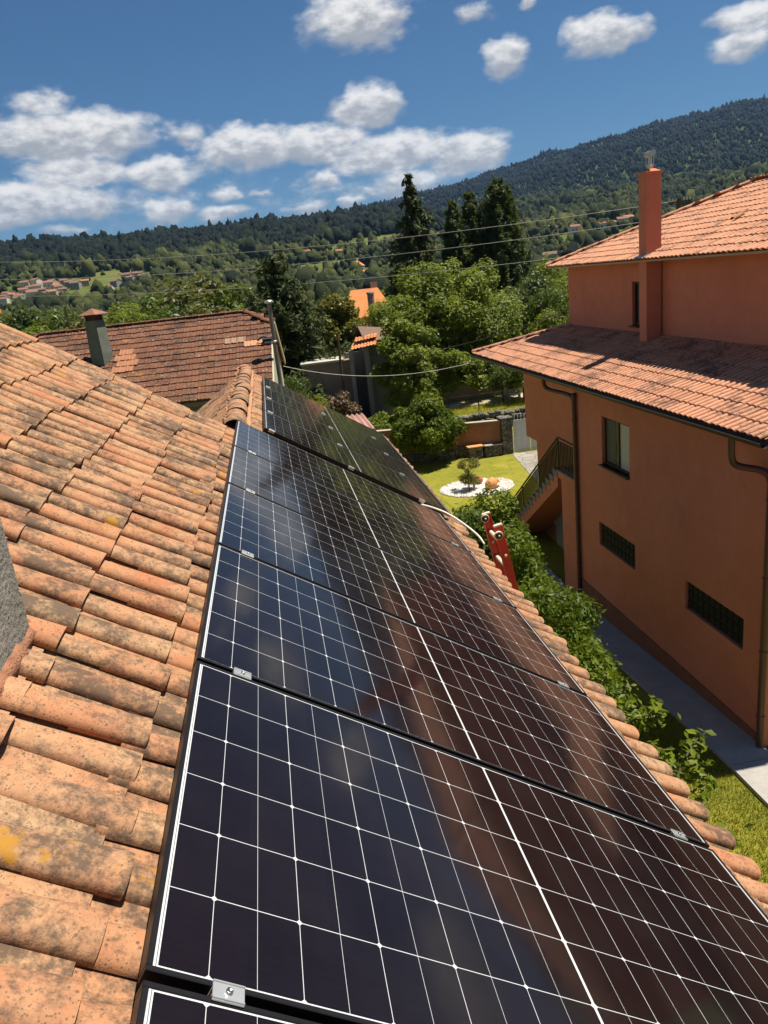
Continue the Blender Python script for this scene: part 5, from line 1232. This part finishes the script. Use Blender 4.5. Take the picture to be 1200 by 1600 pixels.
LF = {'citrus': leaf_mat('glossy_citrus_leaves', (0.034, 0.060, 0.005), (0.080, 0.118, 0.008), (0.165, 0.200, 0.013), 0.32, 0.48, 0.22),
      'walnut': leaf_mat('walnut_leaves', (0.080, 0.120, 0.013), (0.155, 0.200, 0.022), (0.245, 0.275, 0.038), 0.5),
      'dark': leaf_mat('dark_leaves', (0.028, 0.046, 0.010), (0.058, 0.086, 0.015), (0.095, 0.125, 0.020), 0.32),
      'mid': leaf_mat('green_leaves', (0.045, 0.070, 0.011), (0.085, 0.122, 0.016), (0.140, 0.170, 0.024), 0.38),
      'olive': leaf_mat('olive_leaves', (0.060, 0.068, 0.016), (0.102, 0.108, 0.024), (0.155, 0.155, 0.036), 0.38),
      'yellow': leaf_mat('yellow_green_leaves', (0.070, 0.085, 0.014), (0.150, 0.150, 0.020), (0.26, 0.22, 0.035), 0.35),
      'spruce': leaf_mat('spruce_needles', (0.030, 0.044, 0.017), (0.056, 0.076, 0.025), (0.095, 0.112, 0.034), 0.2, 0.6, 0.2),
      'pine': leaf_mat('pine_needles', (0.036, 0.054, 0.015), (0.068, 0.096, 0.022), (0.120, 0.142, 0.030), 0.28, 0.6, 0.2),
      'dry': leaf_mat('dry_brush', (0.07, 0.045, 0.022), (0.12, 0.075, 0.035), (0.18, 0.12, 0.06), 0.2)}
def leafy(root_name, clumps, n, size, mkey, rng, trunk_pts, trunk_r, limbs=8, flat=0.85, surf=0.55, bark=None, elong=1.9, up=0.35):
    """a tree or shrub in local coordinates: crown of leaf-sized faces, tapered trunk and limbs"""
    root = bpy.data.objects.new(root_name, None); COL.objects.link(root); root.empty_display_size = 0.3
    pos, nrm, tone = cloud(clumps, n, rng, flat, surf, up)
    V, F, r = leaves(pos, nrm, size, rng, elong, rnd=tone)
    link_mesh('crown', mesh_np('crown', V, F, {'rnd': r}), LF[mkey], root)
    b = MB(); tp = smooth_path(trunk_pts, 4); b.tube(tp, list(np.linspace(trunk_r, trunk_r * 0.45, len(tp))), 8)
    idx = rng.choice(len(clumps), min(limbs, len(clumps)), replace=False)
    for i in idx:
        c = np.array(clumps[i][:3]); s = np.array(tp[int(len(tp) * rng.uniform(0.45, 0.95))]); m = (s + c) / 2 + rng.normal(0, 0.06, 3) * np.linalg.norm(c - s)
        pth = smooth_path([s, m, c], 3); b.tube(pth, list(np.linspace(trunk_r * 0.42, trunk_r * 0.08, len(pth))), 6)
    b.build('trunk', bark or M_BARK, root)
    return root
def conifer(name, h, rad, z0, whorls, per, cards, size, mkey, rng, droop=0.25, power=0.9, irregular=0.25, upcurve=0.0):
    root = bpy.data.objects.new(name, None); COL.objects.link(root)
    P = []; N = []; B = MB(); tone = []
    for w in range(whorls):
        f = (w + rng.uniform(-.3, .3)) / whorls; f = min(max(f, 0), 1); z = z0 + (h - z0) * f
        L0 = rad * (1 - f) ** power + 0.03 * rad
        for k in range(per):
            a = rng.uniform(0, 2 * math.pi); L = L0 * (1 + rng.normal(0, irregular)); L = max(L, 0.05 * rad)
            d = np.array([math.cos(a), math.sin(a), 0]); s = np.linspace(0.12, 1, 5)
            pts = [np.array([0, 0, z]) + d * L * q + np.array([0, 0, -droop * L * q * q + upcurve * L * q]) for q in s]
            if L > 0.25 * rad: B.tube([np.array([0, 0, z])] + pts[1::2], [0.03 * h / 10, 0.018 * h / 10, 0.006 * h / 10], 4, False)
            m = max(3, int(cards * L / rad)); q = rng.uniform(0.12, 1.0, m) ** 0.8
            base = np.array([0, 0, z]) + d * (L * q)[:, None] + np.array([0, 0, 1.0]) * (-droop * L * q * q + upcurve * L * q)[:, None]
            wd = 0.22 * L * (1.1 - q)
            base += rng.normal(0, 1, (m, 3)) * np.stack([wd, wd, 0.10 * L + 0.05 + 0 * q], 1)
            P.append(base); N.append(rng.normal(0, 0.6, (m, 3)) + np.array([0, 0, 0.7]) + d * 0.5); tone.append(np.full(m, rng.normal(0.5, 0.15)))
    P = np.concatenate(P); N = np.concatenate(N); tone = np.concatenate(tone)
    V, F, r = leaves(P, N, size, rng, 3.6, rnd=tone)
    link_mesh('crown', mesh_np('crown', V, F, {'rnd': r}), LF[mkey], root)
    B.tube([(0, 0, -0.5), (0, 0, h * 0.5), (0, 0, h * 0.98)], [0.022 * h, 0.014 * h, 0.002 * h], 8)
    B.build('trunk', M_BARK_D, root)
    return root
def put(o, loc, label, cat, group=None, rz=0.0, s=1.0):
    o.location = loc; o.rotation_euler = (0, 0, rz); o.scale = (s, s, s) if np.isscalar(s) else s
    return tag(o, label, cat, group)

# citrus trees between the two houses (local coordinates, base at ground)
prng = np.random.default_rng(101)
for (x, y, topz, rx, n, lab) in [(3.4, 9.2, -4.3, 0.85, 11000, 'glossy citrus tree under the tile eave, nearest of the leafy row'),
                                 (3.45, 10.9, -3.85, 1.15, 16000, 'glossy citrus tree of the leafy row directly behind the red ladder'),
                                 (3.5, 13.2, -3.9, 1.45, 19000, 'glossy citrus tree of the leafy row just past the red ladder top'),
                                 (3.5, 15.8, -5.0, 1.55, 16000, 'farthest glossy citrus tree of the leafy row, below the white gravel bed')]:
    zg = float(zt(x, y)); h = topz - zg
    cl = crown_clumps((0, 0, h * 0.60), (rx * 0.80, rx * 0.95, h * 0.36), 46, prng, 0.26, 0.46, 0.45)
    o = leafy('citrus_tree', cl, int(n * 1.5), 0.088, 'citrus', prng, [(0, 0, -0.2), (0.05, 0.02, h * 0.25), (0, 0, h * 0.6)], 0.09, 12)
    put(o, (x, y, zg), lab, 'tree')
# leafy shoots close under the eave
for i, (x, y, topz, lean, lab) in enumerate([(2.15, 5.6, -3.15, 0.22, 'leafy shoot rising past the tile eave, just before the citrus row'),
                                       (2.1, 4.75, -3.1, 0.34, 'leafy shoot with bent tip over the shaded lawn, middle one under the eave'),
                                       (2.05, 4.0, -3.1, 0.42, 'wide leafy shoot reaching over the lawn where the shade ends')]):
    zg = float(zt(x, y)); h = topz - zg; cl = []; limbs = MB()
    root = thing('leafy_shrub', (x, y, zg), lab, 'shrub')
    P = []; N = []
    for k in range(6 + i):
        a = prng.uniform(-0.9, 0.9); L = prng.uniform(0.4, 0.8); d = np.array([math.cos(a) * lean * 1.6, math.sin(a) * 0.6, prng.uniform(0.10, 0.75)])
        s = np.array([prng.normal(0.12, 0.10), prng.normal(0, 0.22), h - 0.68 + prng.uniform(-0.4, 0.15)])
        pts = smooth_path([s, s + d * L * 0.5 + (0, 0, 0.05), s + d * L + (0, 0, -0.04)], 6)
        limbs.tube([np.array(p) + (x, y, zg) for p in pts], list(np.linspace(0.012, 0.004, len(pts))), 5)
        for p in pts[2:]:
            m = 7; P.append(np.array(p) + prng.normal(0, 0.04, (m, 3))); N.append(prng.normal(0, 0.5, (m, 3)) + np.array([0.2, 0, 0.8]))
    cl = [(prng.normal(0, 0.10), prng.normal(0, 0.2), h - 1.2 - prng.uniform(0, 1.0), 0.26) for _ in range(9)]
    pos, nrm, tone = cloud(cl, 220, prng)
    P = np.concatenate(P + [pos]); N = np.concatenate(N + [nrm])
    V, F, r = leaves(P, N, 0.068, prng, 1.6, rnd=np.full(len(P), 0.75))
    link_mesh('foliage', mesh_np('foliage', V, F, {'rnd': r}), LF['citrus'], root)
    limbs.tube([(x, y, zg - 0.1), (x + 0.03, y, zg + h * 0.5), (x, y, zg + h - 0.9)], [0.05, 0.035, 0.02], 6)
    limbs.build('stem', M_BARK, root)
# the round citrus tree on the lawn
zg = -9.6; cl = crown_clumps((0, 0, 1.95), (1.85, 1.75, 1.35), 80, prng, 0.32, 0.55, 0.55, -0.8)
o = leafy('round_tree', cl, 20000, 0.17, 'citrus', prng, [(0, 0, -0.2), (0.05, 0, 0.5), (0, 0.05, 1.6)], 0.14, 14); put(o, (7.45, 38.3, zg), 'dense round dark green tree standing on the sunny lawn', 'tree')
cl = crown_clumps((0, 0, 0.42), (0.42, 0.42, 0.25), 14, prng, 0.18, 0.28) + crown_clumps((0.05, 0, 1.1), (0.55, 0.55, 0.40), 26, prng, 0.10, 0.20, 0.5)
o = leafy('feathery_shrub', cl, 3600, 0.085, 'yellow', prng, [(0, 0, 0), (0, 0, 0.5), (0.05, 0, 1.2)], 0.03, 24, elong=2.6, surf=0.2); put(o, (8.0, 32.2, -9.58), 'feathery olive-yellow shrub growing from the white gravel bed', 'shrub')
# the big walnut
wr = np.random.default_rng(202)
cl = crown_clumps((0.2, 0, 5.0), (3.9, 3.4, 2.9), 22, wr, 1.6, 2.3, 0.3, -0.9) + crown_clumps((0.2, 0, 5.2), (5.0, 4.4, 3.9), 105, wr, 0.6, 1.25, 0.45, -0.9) + crown_clumps((-3.9, -1.0, 3.4), (2.3, 2.2, 2.2), 24, wr, 0.5, 0.9, 0.3) + crown_clumps((2.2, 0.5, 7.6), (2.0, 2.0, 1.6), 18, wr, 0.5, 0.9, 0.3) + crown_clumps((4.2, 0, 3.0), (2.0, 2.0, 2.6), 20, wr, 0.5, 0.9, 0.3) + crown_clumps((-4.2, -7.2, 2.6), (1.9, 1.5, 2.7), 34, wr, 0.4, 0.8, 0.3) + crown_clumps((-4.0, -6.4, 5.2), (1.6, 1.4, 1.6), 18, wr, 0.4, 0.75, 0.3) + crown_clumps((-0.5, -5.0, 2.2), (2.6, 1.6, 1.8), 26, wr, 0.45, 0.8, 0.3) + crown_clumps((3.0, -4.5, 2.0), (2.4, 1.6, 1.6), 20, wr, 0.4, 0.8, 0.3)
o = leafy('walnut_tree', cl, 150000, 0.23, 'walnut', wr, [(0, 0, -0.5), (0.2, 0, 1.5), (0, 0.2, 4.0), (0.2, 0, 6.5)], 0.42, 40, surf=0.15, bark=M_BARK_D, up=0.95); put(o, (12.2, 53.5, -8.6), 'huge spreading light green walnut tree at the centre, behind the garden wall', 'tree')
# yellow-green tree, dark bushes by it
cl = crown_clumps((0, 0, 4.5), (2.5, 2.0, 2.9), 56, wr, 0.55, 0.95, 0.5)
o = leafy('chestnut_tree', cl, 17000, 0.30, 'yellow', wr, [(0, 0, -0.5), (0, 0, 2.5), (0.2, 0, 5)], 0.25, 14); put(o, (5.4, 60.0, -8.6), 'yellow-green tree in flower left of the bright orange roof', 'tree')
# conifers
cr_ = np.random.default_rng(303)
o = conifer('spruce', 21.5, 4.4, 2.0, 38, 8, 150, 0.66, 'spruce', cr_, droop=0.22, power=0.95, irregular=0.32); put(o, (17.2, 85, -11.3), 'tall sparse dark spruce rising alone against the clouds', 'conifer')
o = conifer('cypress', 20.0, 2.8, 0.5, 36, 9, 160, 0.62, 'pine', cr_, droop=-0.35, power=0.62, irregular=0.2); put(o, (24.2, 95, -12.0), 'leftmost and lowest of the three dark conifers right of the spruce', 'conifer')
o = conifer('cypress', 20.9, 2.9, 0.5, 36, 9, 160, 0.62, 'pine', cr_, droop=-0.3, power=0.62, irregular=0.22); put(o, (26.6, 96, -12.0), 'middle one of the three dark conifers right of the spruce', 'conifer')
o = conifer('cypress', 21.6, 4.0, 0.5, 38, 10, 180, 0.62, 'pine', cr_, droop=-0.35, power=0.50, irregular=0.2); put(o, (30.0, 95, -12.0), 'broadest and tallest of the three dark conifers right of the spruce', 'conifer')
o = conifer('cedar', 11.2, 3.4, 1.0, 22, 9, 150, 0.46, 'spruce', cr_, droop=0.10, power=0.75, irregular=0.28, upcurve=0.1); put(o, (1.0, 50.5, -8.9), 'dark broad conifer right behind the green gable and its stove pipe', 'conifer')

# prototypes of the trees between the gardens and the valley
tr = np.random.default_rng(404)
def proto_tree(mkey, seed, tall=1.0, n=5200, size=0.42, low=-0.7):
    g = np.random.default_rng(seed)
    cl = crown_clumps((0, 0, 5.8), (3.2, 3.0, 3.6 * tall), 46, g, 0.7, 1.5, 0.45, low)
    return leafy('broadleaf_tree', cl, n, size, mkey, g, [(0, 0, -1), (0.1, 0, 3), (0, 0, 7)], 0.28, 10, bark=M_BARK_D)
PT = {'mid': [proto_tree('mid', 1), proto_tree('mid', 2, 1.1)], 'dark': [proto_tree('dark', 3, 1.1), proto_tree('dark', 4)], 'olive': [proto_tree('olive', 5, 1.0), proto_tree('olive', 6, 1.15)], 'bright': [proto_tree('walnut', 7, 0.9), proto_tree('walnut', 8)]}
used = set()
WORD = {'mid': 'rounded mid-green broadleaf tree', 'dark': 'dark green bushy broadleaf tree', 'olive': 'soft olive-green willowy tree', 'bright': 'bright light-green broadleaf tree'}
def tree_at(kind, x, y, h, where, wide=1.0):
    k = tr.integers(2); src = PT[kind][k]; key = (kind, int(k))
    o = src if key not in used else copy_tree(src); used.add(key)
    s = h / 9.6; ws = s * wide * tr.uniform(0.92, 1.12)
    put(o, (x, y, float(zt(x, y)) - 0.2), WORD[kind] + ' ' + where, 'tree', WORD[kind].replace(' tree', '') + ' trees ' + where, tr.uniform(0, 6.28), (ws, ws, s))
MT = [(-13.8,95.0,1.6,'mid'),(-11.0,100.0,2.2,'olive'),(-7.4,105.0,2.5,'olive'),(-3.7,100.0,1.4,'mid'),(-14.8,85.0,0.5,'bright'),(-14.4,70.0,-0.5,'olive'),(-21.8,90.0,0.6,'mid'),(-26.5,95.0,0.7,'dark'),(-31.0,100.0,1.0,'mid'),(-1.4,80.0,-0.7,'bright'),(1.6,75.0,-1.7,'mid'),(-4.3,70.0,-1.0,'olive'),(-9.8,75.0,-0.6,'mid'),(-7.1,78.0,-0.4,'dark'),(-18,80,-0.3,'dark'),(-20.5,72,-0.9,'bright'),
      (-12.5,66,-1.4,'bright'),(-17,64,-1.3,'mid')]
for x, y, zt_, k in MT: tree_at(k, x, y, zt_ - float(zt(x, y)), 'behind the brown-roofed house', 1.25 if k == 'olive' else 1.05)
for x, y, zt_, k in [(4.1,66.0,-2.9,'mid'),(26.5,75.0,-1.6,'dark'),(24.3,64.0,-2.2,'mid'),(21.0,56.0,-3.5,'bright'),(37.3,95.0,-1.8,'bright'),(37.5,110.0,-0.2,'dark'),(48.9,130.0,0.3,'mid'),(20.9,50.0,-3.2,'mid'),(30,84,-1.2,'mid'),(33,100,-0.9,'dark'),(43,112,-0.5,'bright'),(23.5,70,-2.4,'dark'),(28,66,-2.9,'bright'),(20,66,-1.6,'mid')]:
    tree_at(k, x, y, zt_ - float(zt(x, y)), 'beside the far end of the terracotta house', 0.9)
for x, y, zt_, k in [(3.4,54.0,-4.2,'dark'),(5.6,55.0,-4.0,'dark'),(2.6,50.0,-4.4,'mid'),(1.0,44.0,-4.6,'mid'),(1.6,40.0,-5.2,'bright'),(0.9,36.0,-5.2,'bright'),(2.9,52.5,-4.6,'mid')]:
    tree_at(k, x, y, zt_ - float(zt(x, y)), 'between the green gable and the old stone house', 0.8)
n = 0
while n < 150:
    a = tr.uniform(R_(-21), R_(44)); r = 112 * (330 / 112) ** tr.uniform() ; x, y = r * math.sin(a), r * math.cos(a)
    if clearing(x, y) > 0.3: continue
    h = tr.uniform(7, 11.5); lim = r * (-0.012 if a < 0.12 else -0.006) - float(zt(x, y))
    h = min(h, max(4.5, lim)); k = tr.choice(['mid', 'dark', 'olive', 'bright'], p=[0.36, 0.28, 0.16, 0.20])
    tree_at(k, x, y, h, 'on the valley floor', 1.15); n += 1
# brush and garden shrubs
cl = crown_clumps((0, 0, 0.9), (1.0, 0.6, 0.8), 26, tr, 0.25, 0.45, 0.4)
o = leafy('dry_brush', cl, 4200, 0.14, 'dry', tr, [(0, 0, 0), (0, 0, 0.6), (0.1, 0, 1.2)], 0.05, 10); put(o, (3.7, 46.6, float(zt(3.7, 46.6))), 'heap of brown dry brush under the terrace wall', 'brush', s=1.25)
cl = crown_clumps((0, 0, 0.6), (0.8, 0.6, 0.5), 18, tr, 0.22, 0.38, 0.4)
sh = leafy('garden_bush', cl, 2600, 0.13, 'walnut', tr, [(0, 0, 0), (0, 0, 0.4), (0.1, 0, 0.8)], 0.04, 6)
first = True
for (x, y, s, lab) in [(5.6, 43.6, 1.3, 'bright bush at the left end of the row above the lawn'), (6.7, 42.9, 1.15, 'bright bush second from the left above the lawn'), (7.9, 42.8, 1.3, 'bright bush just left of and behind the round tree'), (9.1, 42.7, 1.1, 'bright bush at the right end of the row above the brick wall'), (4.3, 42.0, 1.1, 'low bush on the grass bank near the corrugated shed roof')]:
    o = sh if first else copy_tree(sh); first = False; put(o, (x, y, float(zt(x, y))), lab, 'bush', 'bushes above the lawn', tr.uniform(0, 6), s)
for (x, y, s, k, lab) in [(14.3, 46.9, 0.26, 'mid', 'small young tree by the road, left one of the two near the house'), (15.6, 46.6, 0.3, 'bright', 'small young tree by the road, right one touching the house outline')]:
    o = copy_tree(PT[k][0]); put(o, (x, y, float(zt(x, y))), lab, 'tree', None, 1.0, s)

# ---------------------------------------------------------------- woods on the ridge and the mountain
def ico(sub):
    bm = bmesh.new(); bmesh.ops.create_icosphere(bm, subdivisions=sub, radius=1.0)
    V = np.array([v.co[:] for v in bm.verts]); F = np.array([[v.index for v in f.verts] for f in bm.faces]); bm.free(); return V, F
def woods(name, n, r0, r1, a0, a1, hmin, hmax, sub, seed, label, cone=0.35, dark=None, wide=1.0, jit=0.25, smooth=True):
    g = np.random.default_rng(seed); V0, F0 = ico(sub); nv = len(V0)
    m = int(n * 1.6); r = np.sqrt(g.uniform(r0 * r0, r1 * r1, m)); a = g.uniform(a0, a1, m); x, y = r * np.sin(a), r * np.cos(a)
    ok = (clearing(x, y) < g.uniform(0.1, 0.6, m)) & ((r > 850) | (g.uniform(size=m) < 0.55 + 0.35 * wob(x, y, 60.0, 9.0))); x, y, r = x[ok][:n], y[ok][:n], r[ok][:n]; n = len(x); z = zt(x, y)
    h = g.uniform(hmin, hmax, n) * (0.85 + 0.3 * wob(x, y, 40.0, 7.0)) * np.where(g.uniform(size=n) < 0.07, 1.55, 1.0); w = h * g.uniform(0.28, 0.56, n) * wide
    V = np.repeat(V0[None], n, 0) * (1 + g.normal(0, jit, (n, nv, 1)))
    tp = 1 - cone * (V[:, :, 2:3] * 0.5 + 0.5) * g.uniform(0.2, 1.3, (n, 1, 1))
    V[:, :, :2] *= tp
    V = V * np.stack([w, w * g.uniform(0.85, 1.2, n), h * 0.58], 1)[:, None, :] + np.stack([x, y, z + h * 0.46], 1)[:, None, :]
    F = (F0[None] + (np.arange(n) * nv)[:, None, None]).reshape(-1, 3)
    zone = dark(x, y, r) if dark is not None else 0.5
    rn = np.clip(zone + 0.20 * wob(x, y, 55.0, 2.0) + g.normal(0, 0.13 if r0 < 1400 else 0.06, n), 0, 1)
    o = link_mesh(name, mesh_np(name, V.reshape(-1, 3), F, {'rnd': np.repeat(rn, nv)}, smooth), M_WOOD)
    tag(o, label, 'woodland', kind='stuff')
def wood_fn(nt, b):
    co = objco(nt); rnd = attr(nt, 'rnd'); n1 = noise(nt, co, 0.8, 4.0, 0.75)
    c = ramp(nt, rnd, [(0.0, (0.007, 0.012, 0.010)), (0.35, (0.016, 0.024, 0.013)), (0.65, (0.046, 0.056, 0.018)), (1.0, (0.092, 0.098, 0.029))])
    c = mixc(nt, 0.45, c, mixc(nt, n1, (0.45, 0.48, 0.45), (1.35, 1.35, 1.25)), 'MULTIPLY')
    set_in(nt, b, 'Base Color', c)
    bump(nt, b, n1, 0.9, 0.8)
M_WOOD = mat('woodland_foliage', wood_fn, rough=0.9, spec=0.1)
def zone1(x, y, r):
    az = np.arctan2(x, y)
    d = 0.72 - 0.64 * sm(720, 900, r + 90 * wob(x, y, 120.0, 3.0)) * (1 - 0.6 * sm(0.16, 0.3, az))
    return d
woods('ridge_woods', 23000, 720, 1420, R_(-22), R_(46), 6, 12, 2, 501, 'wooded lower slopes and dark pine ridge along the skyline on the left', 0.28, zone1)
woods('valley_woods', 11000, 300, 800, R_(-22), R_(46), 3.0, 9.0, 2, 503, 'mixed trees and hedges on the lower slopes around the villages', 0.3, lambda x, y, r: 0.62 + 0.22 * wob(x, y, 38.0, 2.0), wide=1.05, jit=0.24, smooth=True)
woods('mountain_woods', 42000, 1420, 3400, R_(5), R_(52), 8, 15, 1, 502, 'forest covering the mountain on the right, its far slope coloured as in cloud shadow', 0.5, lambda x, y, r: 0.34 - 0.30 * sm(1900, 2300, r + 150 * wob(x, y, 200.0, 5.0)) + 0.1 * wob(x, y, 330.0, 8.0))  # colour zone darkens the far slope in place of a cloud shadow

# grass tufts on the lawn strip between the houses
def grass(name, n, x0, x1, y0, y1, hgt, seed, label):
    g = np.random.default_rng(seed); x = g.uniform(x0, x1, n); y = g.uniform(y0, y1, n)
    z = zt(x, y); p = np.stack([x, y, z], 1); a = g.uniform(0, 6.28, n); d = np.stack([np.cos(a), np.sin(a), 0 * a], 1); up = np.array([0, 0, 1.0]) + g.normal(0, 0.35, (n, 3))
    h = hgt * g.uniform(0.5, 1.3, n)[:, None]; w = 0.006
    V = np.stack([p - d * w, p + d * w, p + up * h], 1).reshape(-1, 3); F = np.arange(3 * n).reshape(-1, 3)
    o = link_mesh(name, mesh_np(name, V, F, {'rnd': np.repeat(np.clip(g.normal(0.5, 0.25, n) + 0.25 * wob(x, y, 0.8, 1.0), 0, 1), 3)}), M_GRASS); tag(o, label, 'grass', kind='stuff')
M_GRASS = leaf_mat('lawn_blades', (0.14, 0.165, 0.018), (0.24, 0.235, 0.028), (0.35, 0.31, 0.05), 0.3, 0.6, 0.2)
grass('lawn_grass', 60000, 3.2, 6.95, 7.0, 13.0, 0.055, 61, 'short lawn grass between the tile eave and the concrete path')
grass('bank_grass', 9000, 5.0, 16.5, 45.0, 47.8, 0.22, 62, 'tufts of grass on the strip above the stone retaining wall')

# ---------------------------------------------------------------- wires and their pole
M_WIRE = plain('weathered_wire', (0.36, 0.34, 0.32), 0.5, 0.1, 1.0, metal=0.4)
M_PORC = plain('pale_porcelain', (0.60, 0.58, 0.54), 0.35, 0.1, 20.0)
pole = thing('utility_pole', (22.4, 40.0, -9.0), 'utility pole end with pale insulators just showing over the upper roof hip', 'utility pole')
b = MB(); b.tube([(22.4, 40.0, -9.5), (22.4, 40.0, 2.25)], [0.16, 0.12], 10); b.build('pole', M_RUST, pole)
b = MB(); b.beam((21.9, 40.1, 2.08), (23.0, 39.8, 2.08), 0.08, 0.08); b.build('crossarm', M_RUST, pole)
for x in (-0.5, -0.32, -0.14, 0.22, 0.38, 0.54):
    b = MB()
    for k in range(3): b.lathe((22.4 + x, 40.0 - 0.25 * x, 2.10 + 0.05 * k), [(0.02, 0), (0.055 - 0.008 * k, 0.015), (0.02, 0.05)], 10)
    b.build('insulator', M_PORC, pole)
for (c, lab, dy) in [((3.087, -5.036, 4.088), 'uppermost of the three thin wires crossing the valley view, reaching the insulators', 0), ((2.952, -4.425, 2.826), 'middle one of the three thin wires crossing the valley view', 0), ((2.725, -4.272, 1.595), 'lowest of the three thin wires crossing the valley view, passing over the walnut', 0)]:
    b = MB(); tt = np.linspace(-0.5, 1.0, 34)
    b.tube([(-18.9 + 41.3 * t, 64 - 24 * t, c[0] * t * t + c[1] * t + c[2]) for t in tt], 0.015, 5); tag(b.build('overhead_wire', M_WIRE), lab, 'wire', 'overhead wires')
b = MB(); q0, q1 = bp(-0.05, 8.3, -2.9), np.array([HX - 0.3, HY + 16.4, ZEL - 0.25])
b.tube([q0 * (1 - t) + q1 * t + np.array([0, 0, -1.9 * t * (1 - t)]) for t in np.linspace(0, 1, 24)], 0.009, 5); tag(b.build('service_cable', M_WHITE), 'pale service cable sagging from the green gable to the lower eave', 'cable')
b = MB(); q0, q1 = np.array([6.3, 48.3, -4.6]), np.array([HX + OU, HY + US1 + 0.1, -1.7])
b.tube([q0 * (1 - t) + q1 * t + np.array([0, 0, -2.0 * t * (1 - t)]) for t in np.linspace(0, 1, 24)], 0.014, 5); tag(b.build('service_cable', M_RUST), 'dark thin cable running from the old stone house up to the upper storey', 'cable')
b = MB(); b.tube([(-14.6, 62.0, -9.0), (-14.5, 62.0, 0.4)], [0.10, 0.07], 8); tag(b.build('wooden_pole', M_RUST), 'slim pole standing in the trees behind the green chimney', 'pole')
b = MB(); b.tube([(72.9, 505, float(zt(72.9, 505)) - 1), (73, 505, float(zt(73, 505)) + 9)], [0.3, 0.2], 6); tag(b.build('wooden_pole', M_RUST), 'grey pole in front of the grey gabled farmhouse', 'pole')
# ---------------------------------------------------------------- thin summer haze filling the valley
hm = bpy.data.materials.new('thin_haze'); hm.use_nodes = True; hn = hm.node_tree; hn.nodes.clear()
pv = nd(hn, 'ShaderNodeVolumePrincipled', {'Color': (0.34, 0.58, 1.0, 1.0), 'Density': 4.2e-5, 'Anisotropy': 0.2})
ho = hn.nodes.new('ShaderNodeOutputMaterial'); hn.links.new(pv.outputs[0], ho.inputs['Volume'])
b = MB(); b.box((0, 0, 330), (20000, 20000, 900)); tag(b.build('haze', hm), None, None, None, 'stuff')
